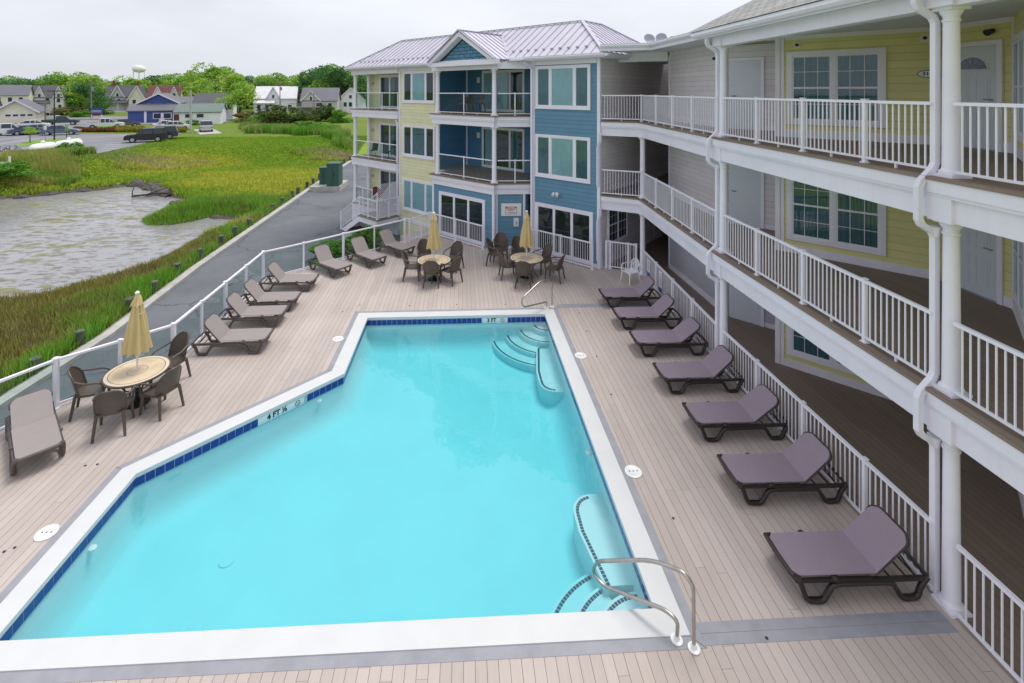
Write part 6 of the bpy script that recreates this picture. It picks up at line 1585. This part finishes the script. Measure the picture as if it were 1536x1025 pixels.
def blue_extra(t,w,dep,hE,hR):
    mb=MB(); mb.add([(-1.6,-3.2,2.65),(w*1.0,-3.2,2.65),(w*1.0,-.1,4.1),(-1.6,-.1,4.1),(-1.6,-3.2,2.45),(w,-3.2,2.45),(w,-.1,2.45),(-1.6,-.1,2.45)],[(0,1,2,3),(7,6,5,4),(0,4,5,1),(1,5,6,2),(3,7,4,0)]); mb.build('lower_roof','r_grey',t)
    mb=MB(); mb.box(-1.4,w-.2,-2.8,-.05,0,2.44); mb.build('wall','h_blue',t)
    for c in (.52,.78):
        mb=MB(); mb.box(c*w-.75,c*w+.75,-2.88,-2.8,.8,2.1); q=mb.build('window','h_white',t); mb=MB(); mb.box(c*w-.62,c*w+.62,-2.9,-2.881,.92,1.98); mb.build('pane','h_win',q)
    mb=MB(); mb.box(.64*w-.5,.64*w+.5,-2.88,-2.8,0,2.1); mb.build('door','h_white',t)
    mb=MB(); mb.box(.20*w,.26*w,-2.87,-2.8,0,2.44); mb.build('corner_board','h_white',t)
house('deep blue boarded house with grey roofs and a low front wing',208,266,183,154,141,13,'h_blue','r_grey','y',.0,[(.2,.62,1.3,1.3),(.78,.76,.8,.7),(.9,.76,.6,.7)],(),(),None,None,.5,blue_extra)
house('grey roofed rear part of the blue house',262,298,178,158,146,12,'h_blue','r_grey','x',0,[],(),())
def low_extra(t,w,dep,hE,hR): pass
house('white two storey house with dark grey roof',290,348,180,155,140.5,9,'h_white','r_dark','x',.0,[(.18,.62,1.2,1.4),(.68,.62,1.1,1.4),(.92,.62,.9,1.4)],(),(),None,None,.3)
house('low white wing with green roof and a red door',262,330,187,168,157,11,'h_white','r_green','x',.0,[(.30,.55,1.2,.7),(.55,.55,1.2,.7)],(),(),None,(.04,'r_red'),.3)
house('white house with pale metal roof and upper terrace',382,443,168,147,130,10,'h_white','r_white','x',.0,[(.1,.15,1.0,1.6),(.3,.15,1.0,1.6),(.55,.15,1.0,1.6),(.85,.15,1.0,1.6)],((.28,.34,.95),),(),(.0,.5,2.5,3.0),None)
def deck_extra(t,w,dep,hE,hR):
    mb=MB(); mb.box(-2.5,w*.55,-4,-.05,2.2,2.45); mb.build('deck_floor','woodgrey',t)
    mb=MB()
    for i in range(14): mb.box(-2.5+i*(w*.55+2.5)/13-.04,-2.5+i*(w*.55+2.5)/13+.04,-4,-3.93,2.45,3.4)
    mb.box(-2.5,w*.55,-4.02,-3.9,3.35,3.45); mb.build('deck_railing','woodgrey',t)
    for i in range(4): 
        q=MB(); q.box(-2.3+i*2.8,-2.1+i*2.8,-3.9,-3.7,0,2.2); q.build('deck_post','woodgrey',t)
house('grey shingled house with a raised timber deck',452,505,173,150,132,10,'h_grey','r_grey','x',0,[(.5,.35,1.6,2.0),(.8,.5,1.0,1.2)],((.02,.5,.75),),(),None,None,.4,deck_extra)
house('pale grey gabled house deep among the trees behind the white low wing',330,352,164,151,136,8,'h_white','r_grey','x',0,W3_(.5,1.3,.9,(.3,.7)),(),())
house('small white house between the metal roofed house and the grey shingled house',440,458,166,150,137,8,'h_white','r_grey','y',0,[(.3,.5,.9,1.3),(.7,.5,.9,1.3)],(),())
house('small white house at the right end of the village',506,545,170,150,132,9,'h_white','r_grey','y',0,[(.3,.5,.9,1.3),(.5,.5,.9,1.3),(.5,1.1,.8,1.0)],(),())
house('low cream building with grey roof in the left foreground of the village',-8,52,186,166,151,12,'h_cream','r_grey','y',.0,[(.32,.55,.8,.4),(.50,.55,.8,.4),(.68,.55,.8,.4),(.86,.55,.8,.4)],(),(),None,None,.7)
house('small white shed left of the purple sign',-60,-10,178,160,150,8,'h_white','r_grey','x',0)
# water tower
d=650.0; a=(208.5-727)/735; x=(a*cY+sY)*d; y=(-a*sY+cY)*d; t=thing('water_tower','distant white water tower above the tree line','water tower',(x,y,.2))
mb=MB(); zc=EYE+(137-104)*d/735; r=7.6; mb.lathe([(.01,zc-5.2),(r*.7,zc-3.9),(r*.97,zc-1.6),(r,zc),(r*.97,zc+1.8),(r*.75,zc+4.0),(r*.35,zc+5.2),(.01,zc+5.6)],(0,0,0),28); mb.build('tank','white_gloss',t)
mb=MB(); mb.lathe([(r+.6,zc-1.0),(r+.6,zc-.6),(r,zc-.6)],(0,0,0),28); mb.build('catwalk','white_gloss',t)
for k in range(6):
    q=k*PI/3; mb=MB(); mb.tube([(r*.9*math.cos(q),r*.9*math.sin(q),zc-2),(r*1.1*math.cos(q),r*1.1*math.sin(q),0)],.35,6); mb.build('leg','white_gloss',t)
mb=MB(); mb.tube([(0,0,zc-4),(0,0,0)],.8,8); mb.build('riser','white_gloss',t)
# ================================================================ vehicles
def car(kind,col,label,u,v,rz,zb=PZ+.02):
    nm={'sedan':'parked_car','suv':'parked_suv','pickup':'pickup_truck','van':'parked_van'}[kind]
    cm='car_%s'%('_'.join(str(int(c*100)) for c in col))
    if cm not in M: M[cm]=plain('car_paint',col,.25,.1,.6,var=.02)
    x,y=at(u,v,zb); rz=rz+math.atan2(-x,y)*.75
    t=thing(nm,label,{'sedan':'car','suv':'car','pickup':'pickup truck','van':'van'}[kind],(x,y,zb),rz,'vehicles parked in the village')
    W_={'sedan':1.8,'suv':1.9,'pickup':1.95,'van':1.9}[kind]
    lo={'sedan':[(-2.35,.30),(-2.3,.80),(-2.0,.93),(-1.3,.97),(1.1,.93),(2.0,.80),(2.35,.62),(2.38,.30)],
        'suv':[(-2.3,.38),(-2.35,.95),(-2.25,1.12),(1.0,1.10),(2.0,1.02),(2.3,.85),(2.35,.38)],
        'pickup':[(-2.85,.50),(-2.85,1.12),(-.8,1.12),(1.3,1.12),(2.3,1.05),(2.75,.9),(2.8,.5)],
        'van':[(-2.3,.35),(-2.35,1.0),(-2.3,1.15),(1.2,1.12),(2.0,1.0),(2.35,.7),(2.38,.35)]}[kind]
    cab={'sedan':[(-1.75,.95),(-1.05,1.40),(.35,1.43),(1.15,.93)],'suv':[(-2.25,1.12),(-2.0,1.72),(.35,1.76),(1.1,1.10)],'pickup':[(-.75,1.12),(-.6,1.78),(.75,1.78),(1.45,1.12)],'van':[(-2.28,1.15),(-2.1,1.70),(.4,1.74),(1.5,1.10)]}[kind]
    def ext(mb,prof,w0,w1,z0=None):
        zs_=[p[1] for p in prof]; zl,zh=min(zs_),max(zs_)
        k=len(prof); v=[]
        for sg in (-1,1):
            for (px_,pz) in prof:
                q=(pz-zl)/(zh-zl); v.append((px_,sg*(w0+(w1-w0)*q)/2,pz))
        f=[tuple(range(k)),tuple(range(2*k-1,k-1,-1))]+[(i,k+i,k+(i+1)%k,(i+1)%k) for i in range(k)]
        mb.add(v,f)
    mb=MB(); ext(mb,lo,W_,W_*.96)
    rp_=[(p[0],p[1]) for p in cab]; top=max(p[1] for p in cab); xa=min(p[0] for p in cab if p[1]>top-.1); xb=max(p[0] for p in cab if p[1]>top-.1)
    mb.box(xa-.03,xb+.03,-W_*.40,W_*.40,top-.02,top+.05)
    if kind=='pickup': mb.box(-2.75,-.95,-.80,.80,1.121,1.125)
    for px_ in (xa+.02,(xa+xb)/2,xb-.02):
        for sg in (-1,1): mb.bar((px_ if px_ not in (xa+.02,) else px_-.35*(kind=='sedan'),sg*W_*.475,cab[0][1]),(px_,sg*W_*.41,top),.08,.06)
    body=mb.build('body',cm,t)
    mb=MB(); ext(mb,cab,W_*.93,W_*.80); mb.build('windows','h_win',t)
    if kind=='pickup': mb=MB(); mb.box(-2.72,-.98,-.78,.78,1.126,1.13); mb.build('cargo_bed','h_shadow',body)
    fx=lo[0][0]+ (.95 if kind!='pickup' else 1.15); bx_=lo[-1][0]-.95; R_={'sedan':.33,'suv':.38,'pickup':.40,'van':.35}[kind]
    for wx in (fx,bx_):
        for sg in (-1,1):
            yy=sg*(W_/2-.10); mb=MB(); mb.tube([(wx,yy-.11,R_),(wx,yy+.11,R_)],R_,18); w_=mb.build('wheel','tyre',t)
            mb=MB(); mb.tube([(wx,yy+sg*.112,R_),(wx,yy+sg*.125,R_)],R_*.6,14); mb.build('rim','rim',w_)
    for sg in (-1,1):
        mb=MB(); xe=lo[-2][0]; mb.box(xe-.03,xe+.02,sg*W_*.30,sg*W_*.46,.62,.78); mb.build('headlight','white_gloss',t)
        mb=MB(); xe=lo[0][0]; mb.box(xe-.04,xe+.05,sg*W_*.34,sg*W_*.47,.70,.88); mb.build('tail_light','red',t)
    return t
WH,SV=(.75,.76,.78),(.45,.46,.48)
car('suv',WH,'white four wheel drive car at the left edge of the car park',14,203,.05)
car('suv',WH,'white car partly cut by the left picture edge behind the bicycles',-22,204,.05)
car('sedan',(.06,.08,.16),'dark blue car between the white four wheel drive and the blue sedan',42,202.3,.35)
car('sedan',(.42,.42,.55),'pale lilac car behind the dark blue car',60,200,.2)
car('sedan',(.09,.14,.24),'steel blue sedan in front of the light pole',91,202.4,-.04)
car('sedan',WH,'white sedan behind the row of parked cars',50,192.5,.06)
car('pickup',(.02,.06,.05),'dark green pickup truck behind the light pole',92,188,.02)
car('van',WH,'white van by the road in front of the white gabled house',72,180.5,.04)
car('pickup',(.72,.73,.76),'long white pickup truck behind the red flower bed',158,193,.02)
car('sedan',(.10,.09,.10),'dark car just behind the front of the long white pickup',187,190.5,.3)
car('suv',(.008,.008,.012),'black sport utility car alone near the lawn edge',219,213,PI+.06)
car('suv',(.03,.04,.06),'dark blue car half hidden behind the black one',238,209,PI+.06)
car('sedan',WH,'white sedan right of the yellow flowers',264,194.6,.05)
car('sedan',(.7,.72,.74),'white low car near the pale utility pole',252,193,.3)
car('suv',SV,'silver sport utility car on the concrete driveway',309,197,PI*.5+.15)
car('sedan',(.2,.03,.04),'dark red car by the road near the big light green tree',352,172,.1)
# ================================================================ village furniture
def upole(u,vb,vt,label,mat='polewood',arms=True,r=.13,lamp=False):
    x,y=at(u,vb,PZ); h=(vb-vt)*y/735.0; t=thing('utility_pole',label,'pole',(x,y,PZ))
    mb=MB(); mb.tube([(0,0,0),(0,0,h)],[r,r*.7],8); mb.build('shaft',mat,t)
    if arms:
        for z in (h-.5,h-1.5): mb=MB(); mb.box(-1.3,1.3,-.06,.06,z-.06,z+.06); mb.build('cross_arm',mat,t)
        mb=MB(); mb.lathe([(.25,0),(.25,.9),(0,.95)],(.4,-.1,h-3.2),10); mb.build('transformer_can','silver',t)
    if lamp: mb=MB(); mb.box(-.9,.9,-.12,.12,h-.12,h); mb.build('lamp_head','dark',t)
    return (x,y,PZ+h)
pA=upole(137,178,119,'tall utility pole with cross arms beside the purple sign',r=.18)
pB=upole(68,182,137,'plain pole in front of the white gabled house','polewood',False,.14)
pC=upole(81.5,212,139,'dark parking lot light pole on the lawn island','dark',False,.09,True)
pD=upole(286,199.5,137,'pale utility pole before the low white wing','concrete',False,.2)
pE=upole(471,178,140,'thin pole in front of the grey shingled house','polewood',False,.15)
pF=upole(420,172,120,'distant utility pole behind the white house with the metal roof','polewood',True,.16)
mb=MB()
def wire(a,b,sag):
    pts=[(a[0]+(b[0]-a[0])*q/12,a[1]+(b[1]-a[1])*q/12,a[2]+(b[2]-a[2])*q/12-sag*4*(q/12)*(1-q/12)) for q in range(13)]
    m_=MB(); m_.tube(pts,.022,4); return m_
for i,(a,b,dz,lab) in enumerate(((pA,pF,-.4,'upper power line from the tall pole towards the far pole'),(pA,pF,-1.5,'lower power line from the tall pole towards the far pole'),(pF,(pF[0]+60,pF[1]-10,pF[2]),-.4,'upper power line right of the far pole'),(pA,(pA[0]-60,pA[1]-5,pA[2]),-.4,'power line left of the tall pole'))):
    m_=wire((a[0],a[1],a[2]+dz),(b[0],b[1],b[2]+dz),1.2); o=m_.build('power_line','dark'); tag(o,lab,'power line','power lines over the village')
x,y=at(145,178,PZ); t=thing('roadside_sign','purple and blue roadside sign board on a white stand','sign',(x,y,PZ))
mb=MB(); mb.box(-1.4,1.4,-.1,.1,1.0,2.6); mb.build('sign_board','blueink',t); mb=MB(); mb.box(-1.2,1.2,-.12,-.101,1.5,2.1); mb.build('sign_panel','silver',t); mb=MB(); mb.box(-1.3,-1.1,-.08,.08,0,1.0); mb.build('stand','white_gloss',t); mb=MB(); mb.box(1.1,1.3,-.08,.08,0,1.0); mb.build('stand','white_gloss',t); mb=MB(); mb.box(-1.35,1.35,-.11,-.101,1.0,1.25); mb.build('sign_band','red',t)
x,y=at(68,213,PZ); t=thing('parking_sign','small parking notice on a thin post on the lawn island','sign',(x,y,PZ)); mb=MB(); mb.tube([(0,0,0),(0,0,2.2)],.03,6); mb.build('post','silver',t); mb=MB(); mb.box(-.18,.18,-.03,-.01,1.6,2.15); mb.build('plate','white_gloss',t)
def tank(u0,v0,u1,v1,label):
    a=at(u0,v0,PZ); b=at(u1,v1,PZ); L_=dist(a,b); r=.52
    t=thing('gas_tank',label,'gas tank',((a[0]+b[0])/2,(a[1]+b[1])/2,PZ),math.atan2(b[1]-a[1],b[0]-a[0]),'white gas tanks')
    mb=MB(); h=L_/2; pts=[(-h,.01),(-h+.05,.2),(-h+.18,.38),(-h+.4,.49),(-h+.6,r),(h-.6,r),(h-.4,.49),(h-.18,.38),(h-.05,.2),(h,.01)]
    mb.tube([(p,0,.2+r) for p,_ in pts],[q for _,q in pts],18,cap=False); mb.build('tank_shell','white_gloss',t)
    mb=MB(); mb.lathe([(.2,0),(.2,.16),(.12,.24),(0,.25)],(0,0,.2+2*r-.02),12); mb.build('valve_dome','white_gloss',t)
    for q in (-h*.55,h*.55): mb=MB(); mb.box(q-.1,q+.1,-.4,.4,0,.35); mb.build('saddle','concrete',t)
tank(46,235,82,229,'long white gas tank, the nearer and left of two'); tank(84,229,121,223,'long white gas tank behind the green shrub, the right of two')
def bicycle(u,v,rz,label):
    x,y=at(u,v,PZ); t=thing('bicycle',label,'bicycle',(x,y,PZ+.02),rz,'bicycles by the car park')
    for wx in (-.52,.52):
        mb=MB(); mb.tube([(wx+.33*math.cos(a),0,.35+.33*math.sin(a)) for a in [i*PI/10 for i in range(20)]],.025,6,closed=True); w_=mb.build('wheel','tyre',t)
        mb=MB()
        for k in range(6): a=k*PI/6; mb.bar((wx+.31*math.cos(a),0,.35+.31*math.sin(a)),(wx-.31*math.cos(a),0,.35-.31*math.sin(a)),.006,.006)
        mb.build('spokes','silver',w_)
    mb=MB()
    for p,q in (((-.52,0,.35),(-.1,0,.30)),((-.1,0,.30),(-.22,0,.85)),((-.52,0,.35),(-.2,0,.75)),((-.1,0,.30),(.36,0,.78)),((-.2,0,.75),(.36,0,.82)),((.36,0,.92),(.52,0,.35))): mb.tube([p,q],.02,6)
    mb.build('frame','dark',t)
    mb=MB(); mb.box(-.36,-.1,-.08,.08,.86,.92); mb.build('saddle','dark',t)
    mb=MB(); mb.tube([(.25,-.28,1.0),(.36,0,.95),(.25,.28,1.0)],.018,6); mb.build('handlebar','dark',t)
bicycle(18,232,.25,'dark bicycle beside the white gas tanks, the right one'); bicycle(3,233,.1,'dark bicycle at the picture edge, the left one')
x,y=at(0,262,PZ-.6); t=thing('fence_panel','short white board fence panel at the left picture edge','fence',(x-2.5,y,PZ-1.0))
mb=MB(); mb.box(0,3.2,0,.05,0,1.5); mb.build('board_panel','white_gloss',t); mb=MB(); mb.box(3.2,3.34,-.03,.1,0,2.0); mb.build('post','white_gloss',t)
# driftwood in the pond
x,y=at(215,296,WZ); t=thing('driftwood','grey fallen branches lying in the pond by the far mud bank','driftwood',(x,y,WZ))
for k,(p,q,r_) in enumerate((((-.8,0,.1),(3.2,.8,.45),.09),((-.8,.1,.15),(2.0,-.6,.3),.06),((.2,0,.2),(1.6,.9,.7),.05),((-.9,0,.0),(-.8,.1,.9),.05),((1.5,.3,.3),(3.8,-.2,.25),.06),((2.2,.5,.35),(4.4,1.0,.3),.05))):
    mb=MB(); mb.tube([p,tuple((a+b)/2+random.uniform(-.12,.12) for a,b in zip(p,q)),q],[r_,r_*.8,r_*.4],7); mb.build('branch','bark',t)
x,y=at(259,314,WZ); 
t=thing('wooden_stump','small grey stump in the shallow water by the grassy spit','stump',(x,y,WZ)); mb=MB(); mb.tube([(0,0,-.2),(0,0,.5)],[.09,.06],8); mb.build('stub','bark',t)
